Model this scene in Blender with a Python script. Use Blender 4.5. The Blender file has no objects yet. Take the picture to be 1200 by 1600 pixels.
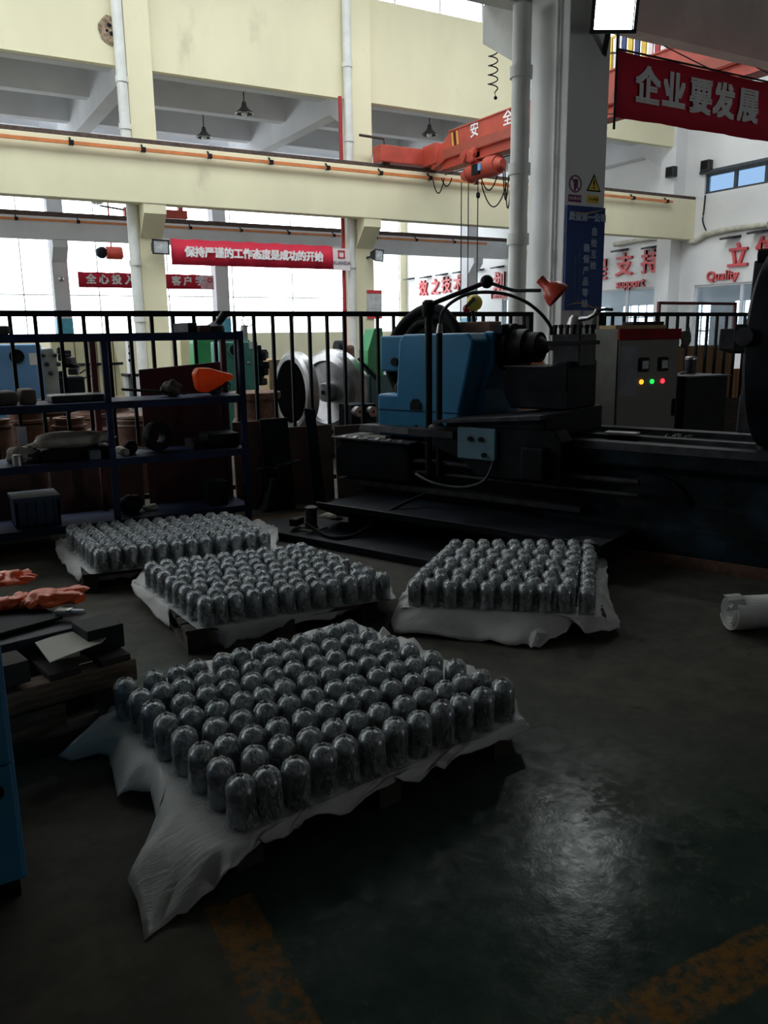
import bpy, bmesh, math, random
from mathutils import Vector, Matrix, noise
random.seed(11)
SC = bpy.context.scene
COL = SC.collection
V = Vector
# ------------------------------------------------------------------ camera
CAM_H = 1.55; F_PX = 1286.0
PITCH, YAW, ROLL = math.radians(12.12), math.radians(30.19), math.radians(-.77)
_fw = V((math.sin(YAW)*math.cos(PITCH), math.cos(YAW)*math.cos(PITCH), -math.sin(PITCH)))
_rt0 = V((math.cos(YAW), -math.sin(YAW), 0)); _up0 = _rt0.cross(_fw)
_rt = math.cos(ROLL)*_rt0 + math.sin(ROLL)*_up0
_up = -math.sin(ROLL)*_rt0 + math.cos(ROLL)*_up0
EYE = V((0, 0, CAM_H))
cam = bpy.data.cameras.new('camera'); camo = bpy.data.objects.new('camera', cam); COL.objects.link(camo)
m = Matrix((_rt, _up, -_fw)).transposed().to_4x4(); m.translation = EYE
camo.matrix_world = m
cam.sensor_fit = 'VERTICAL'; cam.sensor_height = 36; cam.lens = 36*F_PX/1600
cam.clip_end = 300; cam.clip_start = .05
SC.camera = camo
# ------------------------------------------------------------------ sky, exposure
SC.view_settings.view_transform = 'Standard'; SC.view_settings.look = 'None'
SC.view_settings.gamma = 1; SC.view_settings.use_curve_mapping = False
SC.view_settings.exposure = 0.0
w = bpy.data.worlds.new('sky'); SC.world = w; w.use_nodes = True
bg = w.node_tree.nodes['Background']; bg.inputs[0].default_value = (.93, .97, 1, 1); bg.inputs[1].default_value = 6.0
SC.cycles.use_denoising = True
SC.cycles.max_bounces = 7; SC.cycles.diffuse_bounces = 4; SC.cycles.glossy_bounces = 3
SC.cycles.transparent_max_bounces = 12; SC.cycles.transmission_bounces = 4
SC.cycles.sample_clamp_indirect = 6; SC.cycles.caustics_reflective = False; SC.cycles.caustics_refractive = False
def portal(name, loc, rot, sx, sy):
    l = bpy.data.lights.new(name, 'AREA'); l.shape = 'RECTANGLE'; l.size = sx; l.size_y = sy
    l.cycles.is_portal = True
    o = bpy.data.objects.new(name, l); o.location = loc; o.rotation_euler = rot; COL.objects.link(o)
H = math.pi/2
portal('window_daylight', (5, 38.9, 4.9), (-H, 0, 0), 40, 6.6)
portal('skylight_daylight', (2.7, 15.1, 11.75), (0, 0, 0), 34, 4.4)
portal('clerestory_daylight', (5, 21.0, 10.75), (-H, 0, 0), 40, 1.6)
portal('gable_daylight', (-14.4, 16.5, 4.4), (0, -H, 0), 4.4, 7)
portal('doorway_daylight', (10.5, -6.35, 1.2), (H, 0, 0), 1.8, 2.4)
# ------------------------------------------------------------------ helpers: points on known planes
def ray(x, y): return _fw + (x-600)/F_PX*_rt - (y-800)/F_PX*_up
def AZ(x, y, z=0.): d = ray(x, y); return EYE + d*((z-CAM_H)/d.z)
def AY(x, y, Y): d = ray(x, y); return EYE + d*(Y/d.y)
def AX(x, y, X): d = ray(x, y); return EYE + d*(X/d.x)
LA = math.radians(-68); LAX = V((math.cos(LA), math.sin(LA), 0)); LNY = V((-math.sin(LA), math.cos(LA), 0))
def LW(s, y, z): return LAX*s + LNY*y + V((0, 0, z))       # lathe frame: s along the bed, y away from the viewer
LM = Matrix.Rotation(LA, 4, 'Z')
# ------------------------------------------------------------------ mesh builder
WM = {}
class MB:
    def __init__(s, M=None): s.v = []; s.f = []; s.mi = []; s.M = M; s.cm = 0
    def add(s, vs, fs):
        o = len(s.v); s.v += [V(p) for p in vs]; s.f += [tuple(i+o for i in f) for f in fs]; s.mi += [s.cm]*len(fs); return s
    def box(s, x0, x1, y0, y1, z0, z1):
        return s.add([(x0,y0,z0),(x1,y0,z0),(x1,y1,z0),(x0,y1,z0),(x0,y0,z1),(x1,y0,z1),(x1,y1,z1),(x0,y1,z1)],
                     [(3,2,1,0),(4,5,6,7),(0,1,5,4),(1,2,6,5),(2,3,7,6),(3,0,4,7)])
    def cbox(s, c, d, rz=0, M=None):
        h = V(d)/2; R = M or Matrix.Rotation(rz, 3, 'Z'); c = V(c)
        vs = [c + R @ V((sx*h.x, sy*h.y, sz*h.z)) for sz in (-1, 1) for sx, sy in ((-1,-1),(1,-1),(1,1),(-1,1))]
        return s.add(vs, [(3,2,1,0),(4,5,6,7),(0,1,5,4),(1,2,6,5),(2,3,7,6),(3,0,4,7)])
    def bar(s, p, q, wd, ht=None):
        p, q = V(p), V(q); d = q-p; L = d.length; ht = ht or wd
        R = d.to_track_quat('X', 'Z').to_matrix()
        return s.cbox((p+q)/2, (L, wd, ht), M=R)
    def cyl(s, p, q, r, r2=None, n=12, caps=True):
        p, q = V(p), V(q); r2 = r if r2 is None else r2
        R = (q-p).to_track_quat('Z', 'Y').to_matrix()
        a = [p + R @ V((r*math.cos(2*math.pi*i/n), r*math.sin(2*math.pi*i/n), 0)) for i in range(n)]
        b = [q + R @ V((r2*math.cos(2*math.pi*i/n), r2*math.sin(2*math.pi*i/n), 0)) for i in range(n)]
        fs = [(i, (i+1) % n, n+(i+1) % n, n+i) for i in range(n)]
        if caps: fs += [tuple(range(n-1, -1, -1)), tuple(range(n, 2*n))]
        return s.add(a+b, fs)
    def tube(s, pts, r, n=6, closed=False):
        pts = [V(p) for p in pts]; m = len(pts); vs = []; fs = []
        for i, p in enumerate(pts):
            t = (pts[(i+1) % m]-pts[i-1]) if closed else (pts[min(i+1, m-1)]-pts[max(i-1, 0)])
            R = t.to_track_quat('Z', 'Y').to_matrix()
            rr = r[i] if isinstance(r, (list, tuple)) else r
            vs += [p + R @ V((rr*math.cos(2*math.pi*k/n), rr*math.sin(2*math.pi*k/n), 0)) for k in range(n)]
        for i in range(m if closed else m-1):
            j = (i+1) % m
            fs += [(i*n+k, i*n+(k+1) % n, j*n+(k+1) % n, j*n+k) for k in range(n)]
        if not closed: fs += [tuple(range(n-1, -1, -1)), tuple(range((m-1)*n, m*n))]
        return s.add(vs, fs)
    def lathe(s, prof, c=(0,0,0), ax=(0,0,1), n=20, wob=0, seed=0):
        c = V(c); R = V(ax).to_track_quat('Z', 'Y').to_matrix(); vs = []; fs = []; m = len(prof)
        for r, z in prof:
            for k in range(n):
                a = 2*math.pi*k/n; q = 1 + (wob*noise.noise(V((math.cos(a)*2+seed*7.1, math.sin(a)*2, z*30))) if wob else 0)
                vs.append(c + R @ V((r*q*math.cos(a), r*q*math.sin(a), z)))
        for i in range(m-1):
            fs += [(i*n+k, i*n+(k+1) % n, (i+1)*n+(k+1) % n, (i+1)*n+k) for k in range(n)]
        cl_ = prof[0] == prof[-1]
        if prof[0][0] > 1e-6 and not cl_: fs.append(tuple(range(n-1, -1, -1)))
        if prof[-1][0] > 1e-6 and not cl_: fs.append(tuple(range((m-1)*n, m*n)))
        return s.add(vs, fs)
    def prism(s, poly, y0, y1, M=None):
        """poly in (x,z), extruded along y; M places it"""
        n = len(poly); M = M or Matrix()
        vs = [M @ V((x, y0, z)) for x, z in poly] + [M @ V((x, y1, z)) for x, z in poly]
        return s.add(vs, [tuple(range(n)), tuple(range(2*n-1, n-1, -1))] + [(i, i+n, (i+1) % n+n, (i+1) % n) for i in range(n)])
    def ball(s, c, r, sx=1, sy=1, sz=1, n=10, m=7, wob=0, seed=0):
        c = V(c); vs = []; fs = []
        for i in range(m+1):
            t = math.pi*i/m
            for k in range(n):
                a = 2*math.pi*k/n; d = V((math.sin(t)*math.cos(a), math.sin(t)*math.sin(a), math.cos(t)))
                q = r*(1+wob*noise.noise(d*1.7+V((seed*3.3, seed, 0))))
                vs.append(c+V((d.x*q*sx, d.y*q*sy, d.z*q*sz)))
        for i in range(m):
            fs += [(i*n+k, (i+1)*n+k, (i+1)*n+(k+1) % n, i*n+(k+1) % n) for k in range(n)]
        return s.add(vs, fs)
    def build(s, name, mat, parent=None, smooth=0, bevel=0, solid=0):
        vs = [s.M @ p for p in s.v] if s.M else s.v
        if parent is not None:
            inv = WM[parent.name].inverted(); org = None
            vs = [inv @ p for p in vs]
        else:
            lo = V([min(p[i] for p in vs) for i in range(3)]); hi = V([max(p[i] for p in vs) for i in range(3)])
            org = V(((lo.x+hi.x)/2, (lo.y+hi.y)/2, lo.z)); vs = [p-org for p in vs]
        me = bpy.data.meshes.new(name); me.from_pydata([tuple(p) for p in vs], [], s.f)
        mats = mat if isinstance(mat, (list, tuple)) else [mat]
        for k in mats: me.materials.append(k)
        if len(mats) > 1: me.polygons.foreach_set('material_index', s.mi)
        bm = bmesh.new(); bm.from_mesh(me); bmesh.ops.remove_doubles(bm, verts=bm.verts, dist=1e-6)
        bmesh.ops.recalc_face_normals(bm, faces=bm.faces); bm.to_mesh(me); bm.free()
        if smooth:
            me.polygons.foreach_set('use_smooth', [True]*len(me.polygons)); me.set_sharp_from_angle(angle=math.radians(smooth))
        o = bpy.data.objects.new(name, me); COL.objects.link(o)
        if parent is not None: o.parent = parent; WM[o.name] = WM[parent.name]
        else: o.location = org; WM[o.name] = Matrix.Translation(org)
        if bevel:
            b = o.modifiers.new('bevel', 'BEVEL'); b.width = bevel; b.segments = 2; b.limit_method = 'ANGLE'; b.angle_limit = math.radians(40)
        if solid:
            b = o.modifiers.new('thickness', 'SOLIDIFY'); b.thickness = solid; b.offset = 0
        return o
def tag(o, label, cat, group=None, kind=None):
    o['label'] = label; o['category'] = cat
    if group: o['group'] = group
    if kind: o['kind'] = kind
    return o
def thing(name, label, cat, loc, rz=0, group=None, kind=None):
    o = bpy.data.objects.new(name, None); COL.objects.link(o); o.empty_display_size = .2
    o.location = loc; o.rotation_euler = (0, 0, rz)
    WM[o.name] = Matrix.Translation(V(loc)) @ Matrix.Rotation(rz, 4, 'Z')
    return tag(o, label, cat, group, kind)
def dup(o, loc=None, rz=None, parent=None):
    c = o.copy(); COL.objects.link(c); c.parent = parent
    if loc is not None: c.location = loc
    if rz is not None: c.rotation_euler = (0, 0, rz)
    WM[c.name] = (WM[parent.name] if parent else Matrix.Translation(V(c.location)) @ Matrix.Rotation(c.rotation_euler[2], 4, 'Z'))
    for ch in list(o.children): dup(ch, parent=c)
    return c
# ------------------------------------------------------------------ materials
def lnk(nt, a, b): nt.links.new(a, b)
def mathn(nt, op, a, b=None, clamp=False):
    n = nt.nodes.new('ShaderNodeMath'); n.operation = op; n.use_clamp = clamp
    for i, x in enumerate((a, b)):
        if x is None: continue
        if isinstance(x, (int, float)): n.inputs[i].default_value = x
        else: lnk(nt, x, n.inputs[i])
    return n.outputs[0]
def mixc(nt, f, a, b, mode='MIX'):
    n = nt.nodes.new('ShaderNodeMix'); n.data_type = 'RGBA'; n.blend_type = mode
    for i, x in ((0, f), (6, a), (7, b)):
        if isinstance(x, (int, float)): n.inputs[i].default_value = x
        elif isinstance(x, (tuple, list)): n.inputs[i].default_value = (*x[:3], 1)
        else: lnk(nt, x, n.inputs[i])
    return n.outputs[2]
def nz(nt, vec, scale, detail=3, rough=.55, dist=0):
    n = nt.nodes.new('ShaderNodeTexNoise'); n.inputs['Scale'].default_value = scale; n.inputs['Detail'].default_value = detail
    n.inputs['Roughness'].default_value = rough; n.inputs['Distortion'].default_value = dist
    lnk(nt, vec, n.inputs['Vector']); return n.outputs['Fac']
def ramp(nt, f, a, b):
    n = nt.nodes.new('ShaderNodeMapRange'); n.inputs[1].default_value = a; n.inputs[2].default_value = b; n.interpolation_type = 'SMOOTHSTEP'
    lnk(nt, f, n.inputs[0]); return n.outputs[0]
def mat(name, col, rough=.55, metal=0., var=.18, scale=6., dirt=None, dirt_amt=.45, dirt_scale=3., bump=0., bscale=40., stretch=None, emit=0, spec=.5, coat=0):
    mt = bpy.data.materials.new(name); mt.use_nodes = True; nt = mt.node_tree
    p = nt.nodes['Principled BSDF']
    tc = nt.nodes.new('ShaderNodeTexCoord'); vec = tc.outputs['Object']
    if stretch:
        mp = nt.nodes.new('ShaderNodeMapping'); mp.inputs['Scale'].default_value = stretch; lnk(nt, vec, mp.inputs[0]); vec = mp.outputs[0]
    n1 = nz(nt, vec, scale)
    c = mixc(nt, ramp(nt, n1, .3, .7), [x*(1-var) for x in col], [min(1, x*(1+var)) for x in col])
    if dirt:
        n2 = nz(nt, vec, dirt_scale, 5, .65)
        c = mixc(nt, ramp(nt, n2, 1-dirt_amt-.12, 1-dirt_amt+.12), c, dirt)
    lnk(nt, c, p.inputs['Base Color'])
    r = nt.nodes.new('ShaderNodeMapRange'); r.inputs[3].default_value = max(.03, rough-.08); r.inputs[4].default_value = min(1, rough+.1)
    lnk(nt, n1, r.inputs[0]); lnk(nt, r.outputs[0], p.inputs['Roughness'])
    p.inputs['Metallic'].default_value = metal; p.inputs['Specular IOR Level'].default_value = spec
    p.inputs['Coat Weight'].default_value = coat
    if bump:
        b = nt.nodes.new('ShaderNodeBump'); b.inputs['Strength'].default_value = bump; b.inputs['Distance'].default_value = .02
        lnk(nt, nz(nt, vec, bscale, 4), b.inputs['Height']); lnk(nt, b.outputs[0], p.inputs['Normal'])
    if emit:
        p.inputs['Emission Color'].default_value = (*col, 1); p.inputs['Emission Strength'].default_value = emit
    return mt
def glassy(name, tint, gl, rough=.04, white=0.):
    mt = bpy.data.materials.new(name); mt.use_nodes = True; nt = mt.node_tree
    for n in list(nt.nodes): nt.nodes.remove(n)
    o = nt.nodes.new('ShaderNodeOutputMaterial'); t = nt.nodes.new('ShaderNodeBsdfTransparent'); t.inputs[0].default_value = (*tint, 1)
    g = nt.nodes.new('ShaderNodeBsdfPrincipled'); g.inputs['Base Color'].default_value = (white, white, white, 1); g.inputs['Roughness'].default_value = rough
    x = nt.nodes.new('ShaderNodeMixShader'); x.inputs[0].default_value = gl
    lnk(nt, t.outputs[0], x.inputs[1]); lnk(nt, g.outputs[0], x.inputs[2]); lnk(nt, x.outputs[0], o.inputs[0])
    return mt
CREAM = mat('cream_plaster', (.82, .77, .54), .85, var=.05, scale=.6, dirt=(.62, .57, .40), dirt_amt=.30, dirt_scale=.9, bump=.12, bscale=9, stretch=(1, 1, .45))
WHITEW = mat('white_limewash', (.74, .74, .74), .85, var=.06, scale=.8, dirt=(.5, .5, .48), dirt_amt=.24, dirt_scale=1.1, bump=.1, bscale=12)
WALLW = mat('white_wall_paint', (.80, .80, .80), .8, var=.04, scale=.7, dirt=(.62, .61, .60), dirt_amt=.25)
CONC = mat('grey_concrete', (.55, .55, .52), .9, var=.12, scale=1.4, dirt=(.42, .42, .40), dirt_amt=.3, bump=.2, bscale=14)
LCONC = mat('light_concrete', (.74, .73, .68), .9, var=.1, scale=1.4, dirt=(.55, .54, .50), dirt_amt=.3, bump=.2, bscale=14)
DARKW = mat('bounce_cutting_grey', (.20, .20, .20), .9, var=.15, scale=1)  # unseen back wall, coloured dark to cut bounced light in the near bay
CEILM = mat('grey_ceiling_paint', (.72, .73, .76), .9, var=.06, scale=.8)
PVC = mat('white_plastic_pipe', (.72, .73, .70), .4, var=.08, scale=3, dirt=(.5, .48, .4), dirt_amt=.25)
REDP = mat('red_paint', (.36, .015, .03), .5, var=.15)
RUSTRAIL = mat('rusty_rail', (.09, .06, .05), .7, .3, var=.3, scale=14)
ORANGE = mat('orange_plastic', (.62, .20, .06), .5, var=.15, scale=3)
CRANE = mat('orange_red_crane_paint', (.46, .065, .040), .5, var=.15, scale=2, dirt=(.26, .05, .04), dirt_amt=.3)
BLACK = mat('black_paint', (.009, .010, .012), .6, var=.3, scale=9, spec=.15)
BLACKG = mat('black_housing', (.015, .016, .018), .4, var=.2)
BLKRUB = mat('black_rubber', (.008, .008, .008), .7, var=.3, scale=15, spec=.15)
STEEL = mat('bare_steel', (.42, .42, .43), .35, 1, var=.18, scale=7)
DSTEEL = mat('dark_oily_steel', (.045, .045, .05), .5, .4, var=.35, scale=9, spec=.2)
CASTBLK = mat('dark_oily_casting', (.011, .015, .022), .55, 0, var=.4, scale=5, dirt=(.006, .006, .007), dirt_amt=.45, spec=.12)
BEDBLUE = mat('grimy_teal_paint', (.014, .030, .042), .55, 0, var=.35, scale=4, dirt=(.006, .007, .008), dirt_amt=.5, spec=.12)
MBLUE = mat('machine_blue_paint', (.03, .21, .40), .36, 0, var=.12, scale=3, dirt=(.03, .12, .20), dirt_amt=.28, bump=.05, bscale=8, spec=.35)
MBLUE2 = mat('light_blue_paint', (.16, .36, .66), .45, 0, var=.08, scale=2)
CABBLUE = mat('cabinet_blue_paint', (.035, .20, .36), .5, 0, var=.1, scale=2, dirt=(.02, .10, .19), dirt_amt=.3)
RACKB = mat('rack_dark_blue_paint', (.018, .030, .080), .6, 0, var=.25, scale=7, dirt=(.010, .013, .028), dirt_amt=.4, spec=.2)
COLBLUE = mat('blue_column_paint', (.10, .42, .58), .5, 0, var=.1)
RUST = mat('rusty_iron', (.20, .10, .065), .8, .1, var=.3, scale=11, dirt=(.10, .055, .04), dirt_amt=.45, dirt_scale=6)
MAROON = mat('maroon_primer', (.13, .025, .03), .65, 0, var=.25, scale=4, dirt=(.07, .02, .022), dirt_amt=.4)
WOOD = mat('weathered_wood', (.18, .115, .07), .8, 0, var=.4, scale=7, dirt=(.07, .05, .035), dirt_amt=.4, stretch=(1, 7, 7), bump=.3, bscale=20)
WOODD = mat('dark_grimy_wood', (.036, .027, .022), .85, 0, var=.4, scale=7, dirt=(.025, .02, .018), dirt_amt=.4, stretch=(1, 6, 6), bump=.3, bscale=20)
PLYW = mat('brown_board', (.30, .17, .085), .75, 0, var=.2, scale=5, stretch=(1, 1, .3))
BRWNB = mat('rust_brown_sheet', (.15, .08, .055), .75, 0, var=.25, scale=4, dirt=(.09, .05, .035), dirt_amt=.4)
CARDB = mat('grey_card', (.48, .47, .40), .85, 0, var=.08)
PAPER = mat('white_paper', (.8, .8, .8), .8, 0, var=.04)
REDBAN = mat('red_banner_cloth', (.60, .012, .045), .7, 0, var=.06, scale=1.5)
LETTER = mat('white_lettering', (.85, .83, .84), .7, 0, var=.03)
PINKL = mat('pale_pink_panel', (.80, .72, .74), .7, 0, var=.03)
SIGNRED = mat('red_letter_plastic', (.60, .05, .06), .4, 0, var=.1)
SIGNBLUE = mat('blue_board_print', (.012, .05, .21), .4, 0, var=.15, scale=1.5)
BDTEXT = mat('pale_blue_lettering', (.40, .48, .60), .6, 0, var=.1)
GOLD = mat('gold_print', (.50, .36, .12), .5, 0, var=.1)
YELL = mat('yellow_paint', (.72, .52, .06), .55, 0, var=.12)
PURP = mat('purple_print', (.20, .03, .12), .6, 0)
GREENM = mat('green_machine_paint', (.05, .38, .14), .45, 0, var=.1)
TEALM = mat('teal_machine_paint', (.07, .28, .24), .45, 0, var=.12)
CREAMM = mat('cream_machine_paint', (.68, .62, .38), .5, 0, var=.06, scale=1)
GREYCAB = mat('grey_beige_cabinet', (.095, .092, .072), .5, 0, var=.1, scale=3)
REDSTRIP = mat('dull_red_strip', (.20, .010, .014), .7, 0, spec=.1)
CANVAS = mat('pale_canvas', (.46, .42, .36), .9, 0, var=.18, scale=9, bump=.4, bscale=25)
CLOTHD = mat('grimy_cloth', (.10, .09, .08), .9, 0, var=.4, scale=8)
ORRUB = mat('orange_rubber', (.85, .13, .03), .38, 0, var=.15, scale=8)
CRATEB = mat('blue_plastic_crate', (.012, .032, .07), .6, 0, var=.15)
MESHW = mat('galvanised_wire', (.45, .45, .46), .4, .8, var=.1)
GLASS = glassy('window_glass', (.97, .985, .985), .06)
OFFGL = glassy('office_glass', (.82, .90, .95), .12)
BLUEGL = glassy('sky_blue_in_glass', (.27, .34, .42), .10)  # the sky's blue and a lower brightness are put into the glass tint
LENS = glassy('lamp_glass', (.9, .9, .9), .3)
LAMPON = mat('lit_lamp_face', (.92, 1, .97), .4, emit=75)
LED_O = mat('amber_pilot', (1, .32, .02), .4, emit=2.2); LED_G = mat('green_pilot', (.02, .9, .12), .4, emit=1.2); LED_R = mat('red_pilot', (1, .03, .05), .4, emit=2.2)
WINTRIM = mat('white_window_frame', (.78, .80, .80), .5, 0, var=.04)
DKTRIM = mat('dark_window_frame', (.04, .05, .06), .5, 0)
# painted floor: green enamel, worn concrete walkway, two yellow lines
def floor_material():
    mt = bpy.data.materials.new('worn_green_floor'); mt.use_nodes = True; nt = mt.node_tree; p = nt.nodes['Principled BSDF']
    g = nt.nodes.new('ShaderNodeNewGeometry'); pos = g.outputs['Position']
    sx = nt.nodes.new('ShaderNodeSeparateXYZ'); lnk(nt, pos, sx.inputs[0]); X, Y = sx.outputs[0], sx.outputs[1]
    big = nz(nt, pos, .9, 5, .65); mid = nz(nt, pos, 4.5, 6, .7); fine = nz(nt, pos, 26, 5, .7)
    green = mixc(nt, ramp(nt, mid, .3, .7), (.024, .046, .037), (.046, .072, .058))
    conc = mixc(nt, ramp(nt, mid, .3, .7), (.070, .064, .054), (.115, .105, .088))
    wear = ramp(nt, mathn(nt, 'ADD', mathn(nt, 'MULTIPLY', big, .65), mathn(nt, 'MULTIPLY', fine, .35)), .50, .60)
    # further in (by the machines) the paint is mostly gone
    away = mathn(nt, 'MULTIPLY', ramp(nt, mathn(nt, 'ADD', mathn(nt, 'ADD', X, mathn(nt, 'MULTIPLY', Y, .75)), mathn(nt, 'MULTIPLY', mid, .8)), 3.3, 4.9), .85)
    walk = ramp(nt, mathn(nt, 'SUBTRACT', .60, mathn(nt, 'ADD', X, mathn(nt, 'MULTIPLY', mathn(nt, 'SUBTRACT', mid, .5), .35))), -.05, .07)
    base = mathn(nt, 'MAXIMUM', mathn(nt, 'MAXIMUM', mathn(nt, 'MULTIPLY', wear, .55), away), walk)
    c = mixc(nt, base, green, conc)
    def line(c, p0, p1, wd, s0, s1):
        p0, p1 = V(p0), V(p1); d = (p1-p0).normalized(); nr = V((-d.y, d.x))
        u = mathn(nt, 'ADD', mathn(nt, 'MULTIPLY', X, d.x), mathn(nt, 'MULTIPLY', Y, d.y)); u = mathn(nt, 'SUBTRACT', u, p0.dot(d))
        v = mathn(nt, 'ADD', mathn(nt, 'MULTIPLY', X, nr.x), mathn(nt, 'MULTIPLY', Y, nr.y)); v = mathn(nt, 'ABSOLUTE', mathn(nt, 'SUBTRACT', v, p0.dot(nr)))
        e = ramp(nt, mathn(nt, 'ADD', v, mathn(nt, 'MULTIPLY', mathn(nt, 'SUBTRACT', fine, .5), .03)), wd/2+.008, wd/2-.008)
        e = mathn(nt, 'MULTIPLY', e, mathn(nt, 'MULTIPLY', mathn(nt, 'GREATER_THAN', u, s0), mathn(nt, 'LESS_THAN', u, s1)))
        e = mathn(nt, 'MULTIPLY', e, ramp(nt, mathn(nt, 'ADD', mathn(nt, 'MULTIPLY', fine, .6), mathn(nt, 'MULTIPLY', mid, .4)), .60, .42))
        return mixc(nt, mathn(nt, 'MULTIPLY', e, .9), c, (.24, .115, .028))
    c = line(c, (.63, 1.93), (.60, 1.45), .135, -.06, 6)
    c = line(c, (1.15, 1.115), (1.85, 1.08), .145, -4, 9)
    c = line(c, (3.05, 6.62), (.3, 6.42), .11, -.8, 4)
    stain = ramp(nt, nz(nt, pos, 2.3, 6, .75, .6), .60, .70)
    c = mixc(nt, mathn(nt, 'MULTIPLY', stain, .55), c, (.028, .026, .024))
    lnk(nt, c, p.inputs['Base Color'])
    r = nt.nodes.new('ShaderNodeMapRange'); r.inputs[3].default_value = .10; r.inputs[4].default_value = .30; lnk(nt, mid, r.inputs[0])
    rr = mathn(nt, 'ADD', r.outputs[0], mathn(nt, 'MULTIPLY', base, .45)); lnk(nt, rr, p.inputs['Roughness'])
    scr = ramp(nt, nz(nt, pos, 13, 7, .75, .8), .36, .66)
    lnk(nt, mathn(nt, 'ADD', .03, mathn(nt, 'MULTIPLY', mathn(nt, 'SUBTRACT', 1.0, base), mathn(nt, 'MULTIPLY', scr, .115))), p.inputs['Specular IOR Level'])
    b = nt.nodes.new('ShaderNodeBump'); b.inputs['Strength'].default_value = .28; b.inputs['Distance'].default_value = .003
    lnk(nt, mathn(nt, 'ADD', fine, mid), b.inputs['Height']); lnk(nt, b.outputs[0], p.inputs['Normal'])
    return mt
FLOORM = floor_material()
# wrapped steel
def film_material():
    mt = bpy.data.materials.new('crinkled_clear_film'); mt.use_nodes = True; nt = mt.node_tree
    for n in list(nt.nodes): nt.nodes.remove(n)
    o = nt.nodes.new('ShaderNodeOutputMaterial'); t = nt.nodes.new('ShaderNodeBsdfTransparent'); t.inputs[0].default_value = (.93, .95, .95, 1)
    g = nt.nodes.new('ShaderNodeBsdfPrincipled'); g.inputs['Base Color'].default_value = (.76, .79, .80, 1); g.inputs['Roughness'].default_value = .17
    tc = nt.nodes.new('ShaderNodeTexCoord'); oi = nt.nodes.new('ShaderNodeObjectInfo')
    va = nt.nodes.new('ShaderNodeVectorMath'); va.operation = 'ADD'; lnk(nt, tc.outputs['Object'], va.inputs[0])
    cb = nt.nodes.new('ShaderNodeCombineXYZ'); lnk(nt, mathn(nt, 'MULTIPLY', oi.outputs['Random'], 9.), cb.inputs[0]); lnk(nt, cb.outputs[0], va.inputs[1])
    mp = nt.nodes.new('ShaderNodeMapping'); mp.inputs['Scale'].default_value = (1, 1, .45); lnk(nt, va.outputs[0], mp.inputs[0])
    n1 = nz(nt, mp.outputs[0], 42, 5, .7, 1.4); f = ramp(nt, n1, .42, .66)
    sz = nt.nodes.new('ShaderNodeSeparateXYZ'); lnk(nt, tc.outputs['Object'], sz.inputs[0])
    cw = ramp(nt, sz.outputs[2], .108, .130)
    f = mathn(nt, 'ADD', mathn(nt, 'MULTIPLY', f, mathn(nt, 'ADD', .34, mathn(nt, 'MULTIPLY', cw, .34))), mathn(nt, 'ADD', .06, mathn(nt, 'MULTIPLY', cw, .12)), clamp=True)
    b = nt.nodes.new('ShaderNodeBump'); b.inputs['Strength'].default_value = .9; b.inputs['Distance'].default_value = .006
    lnk(nt, n1, b.inputs['Height']); lnk(nt, b.outputs[0], g.inputs['Normal'])
    x = nt.nodes.new('ShaderNodeMixShader'); lnk(nt, f, x.inputs[0]); lnk(nt, t.outputs[0], x.inputs[1]); lnk(nt, g.outputs[0], x.inputs[2]); lnk(nt, x.outputs[0], o.inputs[0])
    return mt
FILM = film_material()
TURNED = mat('turned_steel', (.28, .30, .33), .27, .95, var=.2, scale=20)
def foam_material():
    mt = bpy.data.materials.new('white_foam_sheet'); mt.use_nodes = True; nt = mt.node_tree; p = nt.nodes['Principled BSDF']
    tc = nt.nodes.new('ShaderNodeTexCoord'); mp = nt.nodes.new('ShaderNodeMapping'); mp.inputs['Rotation'].default_value = (0, 0, .3); mp.inputs['Scale'].default_value = (1, 9, 1)
    lnk(nt, tc.outputs['Object'], mp.inputs[0]); n1 = nz(nt, mp.outputs[0], 9, 4, .6)
    n2 = nz(nt, tc.outputs['Object'], 5, 4)
    lnk(nt, mixc(nt, ramp(nt, n2, .3, .7), (.60, .60, .58), (.74, .74, .72)), p.inputs['Base Color'])
    p.inputs['Roughness'].default_value = .45; p.inputs['Subsurface Weight'].default_value = 0
    b = nt.nodes.new('ShaderNodeBump'); b.inputs['Strength'].default_value = .5; b.inputs['Distance'].default_value = .008
    lnk(nt, n1, b.inputs['Height']); lnk(nt, b.outputs[0], p.inputs['Normal'])
    tr = nt.nodes.new('ShaderNodeBsdfTranslucent'); tr.inputs[0].default_value = (.6, .6, .58, 1)
    x = nt.nodes.new('ShaderNodeMixShader'); x.inputs[0].default_value = .25; out = nt.nodes['Material Output']
    lnk(nt, p.outputs[0], x.inputs[1]); lnk(nt, tr.outputs[0], x.inputs[2]); lnk(nt, x.outputs[0], out.inputs[0])
    return mt
FOAM = foam_material()
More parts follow.
